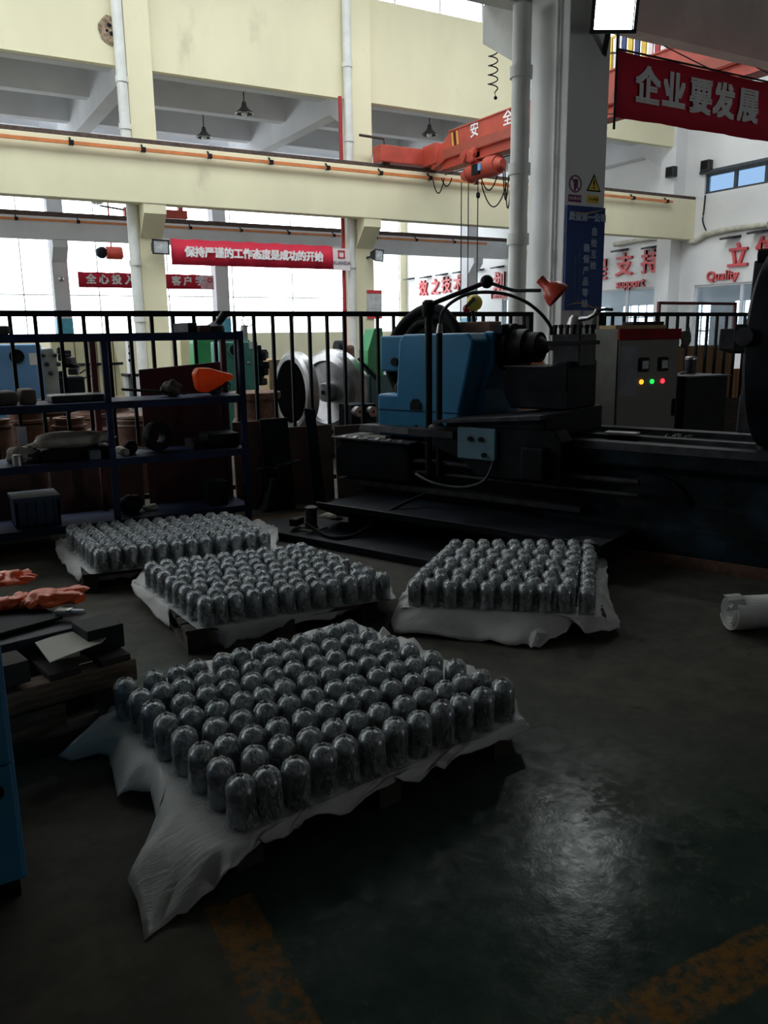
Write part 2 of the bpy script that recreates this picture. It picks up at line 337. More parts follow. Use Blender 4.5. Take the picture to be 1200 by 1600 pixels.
# ------------------------------------------------------------------ lettering
def text(name, s, size, M, mt, parent, ext=.004, bold=0., align='CENTER', line=1.0, bend=None):
    cu = bpy.data.curves.new('lettering', 'FONT'); cu.body = s; cu.size = size; cu.extrude = ext
    cu.align_x = align; cu.align_y = 'CENTER'; cu.space_line = line; cu.resolution_u = 3
    t = bpy.data.objects.new('lettering_source', cu); COL.objects.link(t)
    bpy.context.view_layer.update()
    me = bpy.data.meshes.new_from_object(t.evaluated_get(bpy.context.evaluated_depsgraph_get()))
    bpy.data.objects.remove(t); bpy.data.curves.remove(cu)
    if bold:
        bm = bmesh.new()
        for dx, dy, dz in ((-1, -1, 0), (1, -1, .02), (-1, 1, .04), (1, 1, .06)):
            c = me.copy(); c.transform(Matrix.Translation((dx*bold, dy*bold, dz*ext))); bm.from_mesh(c); bpy.data.meshes.remove(c)
        bm.to_mesh(me); bm.free()
    inv = WM[parent.name].inverted()
    me.transform(inv @ M); me.materials.clear(); me.materials.append(mt); me.name = name
    o = bpy.data.objects.new(name, me); COL.objects.link(o); o.parent = parent; WM[o.name] = WM[parent.name]
    return o
def face_negY(p): return Matrix.Translation(V(p)) @ Matrix.Rotation(H, 4, 'X')                      # reads left to right along +X
def face_negX(p): return Matrix.Translation(V(p)) @ Matrix.Rotation(-H, 4, 'Z') @ Matrix.Rotation(H, 4, 'X')  # reads along -Y
# ================================================================== THE BUILDING
XL, XR, YB, YF = -14.0, 24.0, -6.0, 38.5
tag(MB().box(XL-.5, XR+6.5, YB-.5, YF+.5, -.2, 0).build('floor', FLOORM), 'dark green painted shop floor with worn concrete and yellow lines', 'floor', kind='structure')
def holed_wall(name, mt, axis, c0, c1, u0, u1, z0, z1, holes, label, parent=None):
    us = sorted({u0, u1, *[h[0] for h in holes], *[h[1] for h in holes]}); zs = sorted({z0, z1, *[h[2] for h in holes], *[h[3] for h in holes]})
    mb = MB()
    for i in range(len(us)-1):
        for k in range(len(zs)-1):
            uc, zc = (us[i]+us[i+1])/2, (zs[k]+zs[k+1])/2
            if any(h[0] < uc < h[1] and h[2] < zc < h[3] for h in holes): continue
            if axis == 'Y': mb.box(us[i], us[i+1], c0, c1, zs[k], zs[k+1])
            else: mb.box(c0, c1, us[i], us[i+1], zs[k], zs[k+1])
    o = mb.build(name, mt); return tag(o, label, 'wall', kind='structure')
# camera bay
tag(MB().box(XL, XR, YB, 7.95, 6.2, 6.5).build('ceiling', CONC), 'grey concrete ceiling over the dark near bay', 'ceiling', kind='structure')
holed_wall('wall_back', DARKW, 'Y', YB-.3, YB, XL, XR, 0, 6.4, [(9.6, 11.4, 0, 2.4)], 'unseen dark grey wall closing the near bay')
holed_wall('wall_left', WHITEW, 'X', XL-.3, XL, YB, YF+.3, 0, 11.8, [(13., 20., 2.2, 6.6)], 'white gable wall closing the hall at the far side of the blue cabinet')
# row of the near column: beam with corbel
C0X0, C0X1, C0Y0, C0Y1 = 6.57, 7.17, 7.25, 7.87
col = thing('column', 'big white limewashed column carrying the blue quality board', 'column', ((C0X0+C0X1)/2, (C0Y0+C0Y1)/2, 0), kind='structure')
MB().box(C0X0, C0X1, C0Y0, C0Y1, 0, 6.2).build('shaft', WHITEW, col, bevel=.012)
MB().prism([(C0Y1, 4.35), (8.2, 4.62), (8.80, 4.98), (8.80, 5.4), (C0Y1, 5.4)], C0X0+.02, C0X1-.02, Matrix.Rotation(H, 4, 'Z') @ Matrix.Scale(-1, 4, (0, 1, 0))).build('corbel', CONC, col)
b0 = thing('beam', 'grey concrete beam above the overhead red banner', 'beam', (5, 8.1, 5.14), kind='structure')
MB().box(XL, XR, 7.95, 8.18, 5.14, 6.2).build('beam_body', LCONC, b0)
b1 = thing('beam', 'near crane beam resting on the corbel of the big column', 'beam', (5, 8.55, 5.4), kind='structure')
MB().box(XL, XR, 8.3, 8.8, 5.42, 5.72).build('beam_body', LCONC, b1)
MB().box(XL, XR, 8.50, 8.60, 5.72, 5.80).build('crane_rail', RUSTRAIL, b1)
# wall above the ceiling of the near bay, up to the high roof
holed_wall('wall_above_near_bay', WHITEW, 'Y', 7.95, 8.18, XL, XR, 6.2, 11.8, [], 'white wall above the near crane beam')
roof = MB()
for x0, x1, y0, y1 in ((XL, XR, 7.95, 12.9), (XL, XR, 17.3, 21.0)): roof.box(x0, x1, y0, y1, 11.6, 11.8)
roof.box(19.5, XR, 12.9, 17.3, 11.6, 11.8)
for x in range(-14, 19, 3): roof.box(x-.06, x+.06, 12.9, 17.3, 11.55, 11.8)
tag(roof.build('roof', CEILM), 'high roof of the crane bay with a glazed skylight strip', 'roof', kind='structure')
tag(MB().box(XL, 19.5, 12.9, 17.3, 11.66, 11.68).build('window_1', GLASS), 'long glazed skylight over the crane bay', 'skylight', kind='structure')
# row 1: columns, crane beam, upper cream wall, clerestory
R1 = [-6.25, -.35, 5.62, 11.42, 17.25, 23.74]
YC1 = 20.5
FZ0 = AY(240, 110, 20.6).z; FZ1 = AY(757, 35, 20.6).z
for i, x in enumerate(R1):
    nm = ('cream column beyond the fence with pipe and floodlight, left of the white slogan banner' if i == 2 else 'cream column with the red standpipe, behind the tall fence' if i == 3 else 'white column standing against the gable wall with the red letters' if i == 5 else 'cream column hidden behind the big white column' if i == 4 else 'cream column one bay left of the pipe column' if i == 1 else 'cream column two bays left of the pipe column')
    c = thing('column', nm, 'column', (x, YC1+.3, 0), kind='structure')
    MB().box(x-.29, x+.29, YC1, YC1+.62, 0, FZ1+1.7).build('shaft', CREAM if i in (2, 3, 0, 1) else WALLW, c, bevel=.01)
    if i < 5:
        MB().prism([(20.02, 4.63), (20.02, 4.38), (20.5, 3.86), (20.5, 4.63)], x-.26, x+.26, Matrix.Rotation(H, 4, 'Z') @ Matrix.Scale(-1, 4, (0, 1, 0))).build('corbel', CREAM, c)
BZ0, BZ1 = AY(240, 318, 20).z, AY(0, 201, 20).z
def runway(name, label, Y, z0, z1, mt, rail_z, cond_z, step):
    t = thing(name, label, 'crane beam', (5, Y, z0), kind='structure')
    MB().box(XL, XR, Y, Y+.36, z0, z1).build('beam_body', mt, t, bevel=.015)
    MB().box(XL, XR, Y+.03, Y+.17, z1, rail_z).build('crane_rail', RUSTRAIL, t)
    MB().box(XL, XR-1.3, Y-.16, Y-.10, cond_z-.035, cond_z+.035).build('conductor_bar', ORANGE, t)
    br = None
    for k in range(int(38/step)):
        x = XL+.8+k*step
        if x > XR-1.4: break
        if br is None: br = MB().bar((x, Y-.13, cond_z), (x, Y+.0, cond_z+.13), .03).box(x-.05, x+.05, Y-.18, Y-.08, cond_z-.05, cond_z+.05).build('bar_bracket', BLACK, t)
        else:
            c = br.copy(); COL.objects.link(c); c.parent = t; c.location = (x-XL-.8, 0, 0)
    return t
runway('beam', 'long cream crane beam with dark rail and orange conductor bar crossing the view', 20, BZ0, BZ1, CREAM, BZ1+.10, AY(0, 212, 19.87).z, 1.55)
up = thing('wall_upper', 'tall cream upper wall panels above the crane beam', 'wall', (5, 20.7, FZ0), kind='structure')
for i in range(len(R1)-1):
    MB().box(R1[i]+.29, R1[i+1]-.29, 20.64, 20.85, FZ0, FZ1).build('panel', CREAM, up)
hp = AY(171, 47, 20.6)
hole = MB()
n = 18; ring = [V((hp.x+(.235+.018*math.sin(1.7*k))*math.cos(2*math.pi*k/n), 20.615, hp.z+(.30+.02*math.cos(1.3*k))*math.sin(2*math.pi*k/n))) for k in range(n)]
hole.add(ring+[p*.0+V((hp.x+(p.x-hp.x)*.75, 20.585, hp.z+(p.z-hp.z)*.75)) for p in ring]+[V((hp.x, 20.60, hp.z))], [(k, (k+1) % n, n+(k+1) % n, n+k) for k in range(n)]+[(n+k, n+(k+1) % n, 2*n) for k in range(n)])
hole.build('broken_patch', mat('bare_brick_patch', (.30, .22, .15), .9, var=.45, scale=14, dirt=(.07, .05, .04), dirt_amt=.4, dirt_scale=9), up)
for dx, dz, r in ((-.0, .10, .05), (.05, -.07, .06), (-.06, -.02, .035)):
    MB().ball((hp.x+dx, 20.585, hp.z+dz), r, 1, .25, .8).build('broken_hole', BLACK, up)
cl = thing('window_2', 'clerestory glazing above the cream wall', 'window', (5, 20.8, FZ1), kind='structure')
for x in [R1[0]+k*1.45 for k in range(21)]: MB().box(x-.03, x+.03, 20.72, 20.8, FZ1, 11.6).build('mullion', WINTRIM, cl)
MB().box(XL, XR, 20.75, 20.77, FZ1, 11.6).build('pane', GLASS, cl)
# bay 1 ceiling with ribs
cb = thing('ceiling', 'grey ribbed concrete ceiling beyond the cream crane beam', 'ceiling', (5, 25.5, 8.9), kind='structure')
MB().box(XL, XR, 20.85, 30.6, 8.9, 9.1).build('slab', CEILM, cb)
for y in (22.2, 25.0, 27.9): MB().box(XL, XR, y, y+.35, 8.0, 8.9).build('rib', CEILM, cb)
for x in R1:
    MB().prism([(20.85, 8.9), (20.85, 6.9), (22.0, 7.55), (28.6, 7.55), (30.0, 6.9), (30.0, 8.9)], min(x, 23.7)-.2, min(x, 23.7)+.2, Matrix.Rotation(H, 4, 'Z') @ Matrix.Scale(-1, 4, (0, 1, 0))).build('cross_beam', CEILM, cb)
# row 2
R2 = [-6.4, -.6, 5.2, 10.9, 16.6, 22.4]
for i, x in enumerate(R2):
    nm = ('pale column with a blue painted foot, seen against the glare behind the teal lathe' if i == 3 else 'pale column with a blue painted foot, seen against the glare behind the light blue lathe' if i == 2 else 'pale far column in line behind the cream column with the red standpipe' if i == 4 else 'pale far column nearest the gable with red letters' if i == 5 else 'pale far column one bay left of the light blue lathe' if i == 1 else 'pale far column two bays left of the light blue lathe')
    c = thing('column', nm, 'column', (x, 30.6, 0), kind='structure')
    MB().box(x-.25, x+.25, 30.5, 31, 0, 8.4).build('shaft', CEILM, c)
    MB().box(x-.26, x+.26, 30.49, 31.01, 0, 2.25).build('painted_foot', COLBLUE, c)
    MB().prism([(30.05, 4.8), (30.05, 4.55), (30.5, 4.1), (30.5, 4.8)], x-.24, x+.24, Matrix.Rotation(H, 4, 'Z') @ Matrix.Scale(-1, 4, (0, 1, 0))).build('corbel', CEILM, c)
runway('beam', 'farther pale grey crane beam seen under the cream one', 30, AY(0, 370, 30).z, AY(0, 334, 30).z, CEILM, AY(0, 326, 30).z, AY(0, 340, 29.87).z, 1.9)
tag(MB().box(XL, XR, 30.6, YF+.3, 8.35, 8.6).build('ceiling', CEILM), 'ceiling of the farthest bay by the bright windows', 'ceiling', kind='structure')
# far wall of windows
fh = [(XL+.5, XR-.4, 1.75, 8.1)]
holed_wall('wall_far', CREAM, 'Y', YF, YF+.3, XL, XR, 0, 8.4, fh, 'far wall with glaring windows above a cream dado')
wn = thing('window_3', 'long ribbon of glaring factory windows in the far wall', 'window', (5, YF+.15, 1.75), kind='structure')
MB().box(XL+.5, XR-.4, YF+.12, YF+.14, 1.75, 8.1).build('pane', GLASS, wn)
for k in range(13): x = XL+.5+k*3.09; MB().box(x-.025, x+.025, YF+.1, YF+.16, 1.75, 8.1).build('mullion', WINTRIM, wn)
MB().box(XL+.5, XR-.4, YF+.1, YF+.16, 3.4, 3.45).build('transom', WINTRIM, wn)
# gable wall on the right with windows into offices
yw = lambda px, py: AX(px, py, XR).y
GB0 = AX(1105, 303, XR).z; GB1 = AX(1083, 276, XR).z; GP1 = AX(1085, 446, XR).z
PA1 = 19.85; PA0 = 12.6
PB0 = 21.25; PB1 = yw(945, 480)+.6
holes = [(13.0, 19.7, GB0, GB1), (PA0, PA1, .9, GP1), (PB0+.1, PB1, .9, GP1+.05), (27.3, 28.3, .9, GP1), (29.2, 30.4, .9, GP1), (22.6, 24.6, GB0-.1, GB0+.35)]
holed_wall('wall_right', WALLW, 'X', XR, XR+.3, YB, YF+.3, 0, 11.8, holes, 'white gable wall with red raised letters and office windows')
for k, (y0, y1, z0, z1) in enumerate(holes):
    wn = thing('window_%d' % (k+20), ['dark framed strip window high in the white gable wall', 'wide office window under the word quality', 'office window under the word support', 'narrow blue office window just left of the white column, under small letters', 'small blue office window farthest along the gable wall', 'short strip window above the crane beam at the gable'][k], 'window', (XR, (y0+y1)/2, z0), kind='structure')
    MB().box(XR+.12, XR+.14, y0, y1, z0, z1).build('pane', BLUEGL if k in (0, 5) else OFFGL, wn)
    fm = DKTRIM if k in (0, 5) else CEILM
    nn = max(1, round((y1-y0)/(1.15 if k in (0, 5) else 1.9)))
    for j in range(nn+1):
        y = y0+(y1-y0)*j/nn; MB().box(XR+.08, XR+.18, y-.05, y+.05, z0, z1).build('mullion', fm, wn)
    for z in (z0+.03, z1-.03): MB().box(XR+.06, XR+.2, y0, y1, z-.04, z+.04).build('frame_bar', fm, wn)
MB().box(XR-.12, XR, 12.8, 19.85, GB1, GB1+.09).build('window_hood', DKTRIM, bpy.data.objects['window_20'])
oh = []
for k in range(7):
    y = 11.5+k*3.0; oh.append((y, y+1.9, .95, 2.75))
holed_wall('wall_office', WALLW, 'X', 29.5, 29.7, 10, 34, 0, 3.6, oh, 'rear wall of the offices seen through the gable windows')
for k, (y0, y1, z0, z1) in enumerate(oh):
    wn = thing('window_%d' % (k+30), 'white barred window at the back of the offices, %s from the near end' % ['first','second','third','fourth','fifth','sixth','seventh'][k], 'window', (29.6, (y0+y1)/2, z0), kind='structure')
    for j in range(5): y = y0+(y1-y0)*j/4; MB().box(29.52, 29.6, y-.03, y+.03, z0, z1).build('mullion', WINTRIM, wn)
    for z in (z0, 1.55, 2.2, z1): MB().box(29.52, 29.6, y0, y1, z-.03, z+.03).build('transom', WINTRIM, wn)
tag(MB().box(XR+.3, 29.7, 10, 34, 3.4, 3.6).build('ceiling', CEILM), 'ceiling of the offices behind the gable windows', 'ceiling', kind='structure')
ob = tag(MB().box(26.9, 26.92, 17.4, 18.9, 2.2, 2.62).build('office_banner', REDBAN), 'small red banner inside the office behind the wire mesh screen', 'banner')
# pipes on columns
def pipe(name, label, x, y, z0, z1, r, mt, collars, group=None):
    t = thing(name, label, 'pipe', (x, y, z0), 0, group)
    MB().cyl((x, y, z0), (x, y, z1), r, n=14).build('pipe_run', mt, t, smooth=40)
    for z in collars: MB().cyl((x, y, z-.06), (x, y, z+.06), r*1.22, n=14).build('collar', mt, t, smooth=40)
    return t
pp = AY(808, 300, 7.75)
pipe('drain_pipe', 'fat white drain pipe strapped beside the big column', pp.x, 7.72, 0, 5.02, .105, PVC, (.9, 2.6, 3.35, 4.35))
pp = AX(872, 300, 6.5)
pipe('conduit', 'thin white conduit running up the big column', 6.53, C0Y0+.14, 0, 6.2, .022, PVC, (1.4, 2.4, 3.4, 4.4, 5.4))
pipe('drain_pipe', 'white drain pipe on the cream column left of the slogan banner', R1[2]-.29-.135, 20.50, 0, 11, .12, PVC, (2., 3.3, 5.2, 6.3, 7.3))
pipe('drain_pipe', 'white drain pipe on the cream column with the red standpipe', R1[3]-.29-.125, 20.50, 0, 11, .11, PVC, (2.1, 3.4, 5.0, 6.6, 8.4))
pipe('fire_standpipe', 'red fire standpipe beside a cream column beyond the fence', R1[3]-.29-.36, 20.50, 0, FZ0, .05, REDP, (2.2, 3.6, 5.4))
# ================================================================== LARGE FOREGROUND THINGS: pallets, foam sheets, wrapped cylinders
CH, CR = .147, .0435
def body_profile():
    pr = [(CR*.96, 0), (CR, .004), (CR, .106)]
    for k in range(1, 9):
        a = k/8*math.pi/2; pr.append((CR*math.cos(a)**.9 if k < 8 else 0.0, .106+(CH-.106)*math.sin(a)))
    return pr
def film_into(mb, c, sd, n=24, mats=(0, 1)):
    """loose clear film: flared skirt, tight sides, gathered and pleated crown with a dark dimple"""
    rn = random.Random(sd); c = V(c); ph = rn.uniform(0, 6.28); kp = rn.choice((5, 6, 7)); tx, ty = rn.uniform(-.10, .10), rn.uniform(-.10, .10)
    prof = ((1.34, .002), (1.17, .010), (1.07, .028), (1.05, .055), (1.045, .085), (1.06, .108), (1.03, .121), (.94, .1335), (.76, .1440), (.52, .1510), (.33, .1540), (.22, .1550), (.10, .1515), (.02, .1500))
    vs = []; fs = []; m_ = len(prof)
    for i, (r, z) in enumerate(prof):
        top = max(0, (z-.108)/.05); low = max(0, 1-z/.03)
        for k in range(n):
            a = 2*math.pi*k/n; e = V((math.cos(a), math.sin(a), 0))
            w = 1+.030*top*math.sin(kp*a+ph)+.05*noise.noise(e*1.6+V((sd*5.1, z*25, 0)))+.16*low*noise.noise(e*2.5+V((sd*9.1, 3, 0)))
            zz = z+.0045*top*noise.noise(e*2.2*r+V((sd*3.7, 8, 0)))+.0022*top*math.sin(kp*a+ph+r*3)
            vs.append(c+V((CR*(r*w*math.cos(a)+tx*top*.35), CR*(r*w*math.sin(a)+ty*top*.35), zz)))
    o = len(mb.v); mb.v += vs
    for i in range(m_-1):
        for k in range(n):
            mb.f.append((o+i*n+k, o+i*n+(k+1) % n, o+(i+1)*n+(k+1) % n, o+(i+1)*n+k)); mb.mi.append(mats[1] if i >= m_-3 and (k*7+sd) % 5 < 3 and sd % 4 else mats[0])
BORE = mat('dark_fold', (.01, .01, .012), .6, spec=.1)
cyl_root = MB().lathe(body_profile(), n=22).build('wrapped_cylinder', TURNED, smooth=50)
cyl_root.location = (0, 0, 0); WM[cyl_root.name] = Matrix()
film_meshes = []
for sd in range(9):
    f = MB(); film_into(f, (0, 0, 0), sd+1)
    o = f.build('film_wrap', [FILM, BORE], cyl_root, smooth=75)
    film_meshes.append(o.data)
    if sd: bpy.data.objects.remove(o)
    else: film_first = o
ORD = ['first', 'second', 'third', 'fourth', 'fifth', 'sixth', 'seventh', 'eighth', 'ninth', 'tenth', 'eleventh', 'twelfth']
used = [False]
def bil(q, u, v): return q[0]*(1-u)*(1-v)+q[1]*u*(1-v)+q[2]*u*v+q[3]*(1-u)*v
SHEET = .008
def cylinders(q, nu, nv, ztop, where, group, rows=None, jit=.006, stagger=0, sc=1.0):
    """grid corners q: front-left, front-right, back-right, back-left; v counts rows from the front"""
    rest = []
    for j in range(nv):
        for i in range(nu):
            u = i/(nu-1); v = j/(nv-1)
            if stagger: u = min(1, max(0, u+(stagger/(nu-1))*(.5 if j % 2 else -.5)*(1 if 0 < i < nu-1 else 0)))
            p = bil(q, u, v)+V((random.uniform(-jit, jit), random.uniform(-jit, jit), 0)); p.z = ztop
            if rows is not None and j >= rows: rest.append(p); continue
            if not used[0]:
                o = cyl_root; fm = film_first; used[0] = True
            else:
                o = cyl_root.copy(); COL.objects.link(o); fm = film_first.copy(); COL.objects.link(fm); fm.parent = o
                fm.data = random.choice(film_meshes)
            o.location = p; o.scale = (sc, sc, sc); o.rotation_euler = (random.uniform(-.025, .025), random.uniform(-.025, .025), random.uniform(0, 6.28))
            tag(o, 'film-wrapped domed cylinder, %s in the %s row from the front, %s' % (ORD[i], ORD[j], where), 'cylinder', group)
    return rest
def drape_mesh(corners, outer, ztop, label, name='foam_sheet', M=10, wr=.016, seed=0):
    """corners: 4 rim corners (loop); outer: 4 lists of hanging-edge points, one list per side"""
    inner, out = [], []
    for s in range(4):
        a, b = corners[s], corners[(s+1) % 4]; pts = outer[s]; K = 40
        for k in range(K):
            t = k/K; inner.append(a.lerp(b, t))
            x = t*(len(pts)-1); i = int(x); out.append(V(pts[i]).lerp(V(pts[min(i+1, len(pts)-1)]), x-i))
    N = len(inner); vs = []; fs = []
    for k in range(N):
        for mth in range(M+1):
            t = mth/M; p, o = inner[k], out[k]
            q = p.lerp(o, t); drop = p.z-o.z
            q.z = p.z - drop*(t**1.6)
            if mth:
                w = noise.noise(V((k*.22, t*1.2, seed*5.)))*wr*t*1.5 + (abs(noise.noise(V((k*.42, t*.7, seed*6.))))-.2)*wr*2.0*t + noise.noise(V((q.x*9, q.y*9, seed*3.)))*wr*t
                w += .010*t*noise.noise(V((q.x*26, q.y*26, seed*2.))) + .012*t*abs(noise.noise(V((k*.36, 1.0, seed*4.))))
                q.z += w; q.x += noise.noise(V((k*.28, 3.3, seed)))*wr*t; q.y += noise.noise(V((k*.28, 9.3, seed)))*wr*t
                q.z = max(q.z, .006)
            vs.append(q)
    R = M+1
    for k in range(N):
        l = (k+1) % N
        fs += [(k*R+mth, k*R+mth+1, l*R+mth+1, l*R+mth) for mth in range(M)]
    c = sum((p for p in inner), V())/N; vs.append(c)
    fs += [(k*R, ((k+1) % N)*R, len(vs)-1) for k in range(N)]
    o = MB().add(vs, fs).build(name, FOAM, smooth=60, solid=.003)
    return tag(o, label, 'foam sheet', 'white foam sheets under the cylinders')
def pallet(q, h, label, mt=WOODD):
    c = sum(q, V())/4; ux = ((q[1]-q[0])+(q[2]-q[3]))/2; uy = ((q[3]-q[0])+(q[2]-q[1]))/2
    rz = math.atan2(ux.y, ux.x); W, D = ux.length, uy.length
    t = thing('wooden_pallet', label, 'pallet', (c.x, c.y, 0), rz, 'pallets under the wrapped cylinders'); M = WM[t.name]
    n = 7; bw = D/n*.82
    first = None
    for k in range(n):
        y = -D/2+(k+.5)*D/n
        MB(M).box(-W/2, W/2, y-bw/2, y+bw/2, h-.02, h).build('deck_board', mt, t)
    for x in (-W/2+.05, 0, W/2-.05):
        for y in (-D/2+.05, 0, D/2-.05): MB(M).box(x-.045, x+.045, y-.05, y+.05, .02, h-.02).build('block', mt, t)
        MB(M).box(x-.045, x+.045, -D/2, D/2, 0, .02).build('bottom_runner', mt, t)
    return t
def grow(q, g):
    c = sum(q, V())/4
    return [p+(p-c).normalized()*g*1.3 for p in q]
PH = .12; ZT = PH+SHEET
def quad(pts): return [AZ(x, y, ZT+CH) for x, y in pts]
def flat(q, z): return [V((p.x, p.y, z)) for p in q]
A = lambda *pts: [AZ(x, y, z) for x, y, z in pts]
# nearest pallet
Q1 = quad([(376, 1216), (790, 1064), (547, 973), (197, 1063)])
cylinders(Q1, 12, 8, ZT, 'nearest pallet', 'wrapped cylinders on the nearest pallet', stagger=.35, jit=.008)
K1 = flat(grow(Q1, .055), PH+.002)
pallet([p.copy() for p in grow(Q1, .045)], PH-.003, 'dark wooden pallet under the nearest block of wrapped cylinders')
drape_mesh([V((p.x, p.y, PH+.003)) for p in K1],
    [A((350, 1372, .07), (420, 1318, .08), (480, 1288, .085), (600, 1238, .085), (700, 1195, .085), (828, 1140, .08)),
     A((828, 1140, .08), (800, 1085, .11), (700, 1030, .11), (610, 990, .11), (590, 985, .11)),
     A((560, 975, .10), (400, 1010, .11), (260, 1055, .11), (170, 1105, .10)),
     A((172, 1115, .10), (97, 1182, .03), (165, 1175, .05), (185, 1247, .02), (232, 1240, .05), (252, 1282, .06), (220, 1325, .03), (198, 1385, .015), (222, 1468, .008), (290, 1425, .02), (350, 1372, .05))],
    PH, 'white foam sheet with a long torn corner trailing onto the floor, nearest pallet', seed=1, M=12, wr=.026)
# middle pallet
Q2 = quad([(318, 931), (598, 893), (470, 848), (235, 877)])
cylinders(Q2, 12, 8, ZT, 'middle pallet', 'wrapped cylinders on the middle pallet', stagger=.3, sc=.95)
pallet([p.copy() for p in grow(Q2, .045)], PH-.003, 'dark wooden pallet under the middle block of wrapped cylinders')
drape_mesh([V((p.x, p.y, PH+.003)) for p in grow(Q2, .055)],
    [A((338, 990, .05), (348, 1012, .02), (405, 990, .05), (512, 968, .05), (541, 954, .07), (617, 933, .09)),
     A((617, 933, .09), (600, 900, .11), (520, 868, .11), (490, 862, .11)),
     A((480, 860, .11), (400, 866, .11), (300, 876, .11), (220, 893, .11)),
     A((212, 905, .11), (202, 912, .09), (225, 945, .05), (264, 983, .01), (273, 950, .08), (320, 975, .07), (338, 990, .05))],
    PH, 'white foam sheet with a drooping pointed corner, under the middle pallet load', seed=2)
# right pallet
Q3 = quad([(648, 903), (918, 914), (922, 843), (712, 843)])
cylinders(Q3, 10, 9, ZT, 'pallet beside lathe', 'wrapped cylinders on the pallet by the lathe', stagger=.25, sc=.95)
pallet([p.copy() for p in grow(Q3, .045)], PH-.003, 'wooden pallet hidden under the load beside the lathe')
drape_mesh([V((p.x, p.y, PH+.003)) for p in grow(Q3, .055)],
    [A((611, 968, .03), (617, 990, .01), (680, 996, .01), (741, 1000, .01), (804, 1012, .006), (846, 1012, .006), (880, 985, .06), (908, 970, .09), (914, 988, .06), (966, 991, .02)),
     A((968, 985, .02), (969, 972, .05), (952, 935, .09), (950, 900, .11), (948, 880, .11)),
     A((940, 862, .11), (830, 862, .11), (700, 862, .11)),
     A((690, 862, .11), (650, 905, .10), (625, 935, .08), (611, 968, .03))],
    PH, 'white foam sheet hanging almost to the floor, load beside the lathe', seed=3)
# far pallet: its front row one by one, the rest as one mass
Q4 = quad([(155, 856), (412, 829), (350, 801), (113, 821)])
rest = cylinders(Q4, 12, 8, ZT, 'farthest pallet', 'wrapped cylinders on the farthest pallet', rows=1, sc=.95)
mass = MB(); bp = [(r*.95, z*.95) for r, z in body_profile()]
for k, p in enumerate(rest):
    mass.cm = 0; mass.lathe(bp, c=p, n=14); film_into(mass, p, k % 9+1, n=14, mats=(1, 2))
o = mass.build('wrapped_cylinders', [TURNED, FILM, BORE], smooth=60)
tag(o, 'mass of film-wrapped cylinders filling the farthest pallet behind its front row', 'cylinders', 'wrapped cylinders on the farthest pallet', 'stuff')
pallet([p.copy() for p in grow(Q4, .045)], PH-.003, 'dark wooden pallet under the farthest block of wrapped cylinders')
drape_mesh([V((p.x, p.y, PH+.003)) for p in grow(Q4, .055)],
    [A((122, 905, .04), (165, 905, .05), (230, 897, .07), (320, 880, .08), (433, 850, .09)),
     A((434, 845, .09), (436, 828, .10), (410, 815, .11), (375, 808, .11)),
     A((370, 808, .11), (250, 815, .11), (105, 833, .11)),
     A((100, 838, .11), (86, 843, .09), (88, 866, .06), (104, 888, .05), (122, 905, .04))],
    PH, 'white foam sheet spilling off the left end of the farthest pallet load', seed=4)
# small torn scraps of foam
sc = MB(); pts = A((818, 1000, .03), (835, 985, .07), (845, 978, .08), (856, 990, .06), (846, 1004, .02), (830, 1012, .012))
sc.add(pts+[sum(pts, V())/6+V((0, 0, .02))], [(k, (k+1) % 6, 6) for k in range(6)])
tag(sc.build('foam_scrap', FOAM, solid=.004), 'crumpled scrap of white foam tucked under the sheet beside the lathe pallet', 'foam scrap')
# ================================================================== LATHE
LO = LW(-3.0, 6.0, 0)
lt = thing('large_lathe', 'huge grimy blue lathe with tailstock, tool post and long dark bed', 'lathe', LO, LA)
# bed: base, upper rails
SW = Matrix.Rotation(H, 4, 'Z') @ Matrix.Scale(-1, 4, (0, 1, 0))
def sec(poly, s0, s1): return MB(LM).prism(poly, s0, s1, SW)      # cross-section (y,z) swept along the bed
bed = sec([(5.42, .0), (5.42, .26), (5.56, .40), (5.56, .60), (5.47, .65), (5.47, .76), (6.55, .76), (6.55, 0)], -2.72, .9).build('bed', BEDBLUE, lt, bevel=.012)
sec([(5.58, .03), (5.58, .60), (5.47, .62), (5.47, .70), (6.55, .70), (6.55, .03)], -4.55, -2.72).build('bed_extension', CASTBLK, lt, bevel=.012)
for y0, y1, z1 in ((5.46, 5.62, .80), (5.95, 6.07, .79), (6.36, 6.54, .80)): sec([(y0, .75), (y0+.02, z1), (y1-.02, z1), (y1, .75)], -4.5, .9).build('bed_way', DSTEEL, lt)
for s in (-1.95, -.75): MB(LM).lathe([(0, 0), (.20, 0), (.23, .02), (.27, .03), (.27, .06)], c=(s, 5.50, .32), ax=(0, 1, 0), n=24).build('bed_hatch', CASTBLK, lt, smooth=40)
MB(LM).box(-2.7, .9, 5.40, 5.44, .0, .08).build('plinth', RUST, lt)
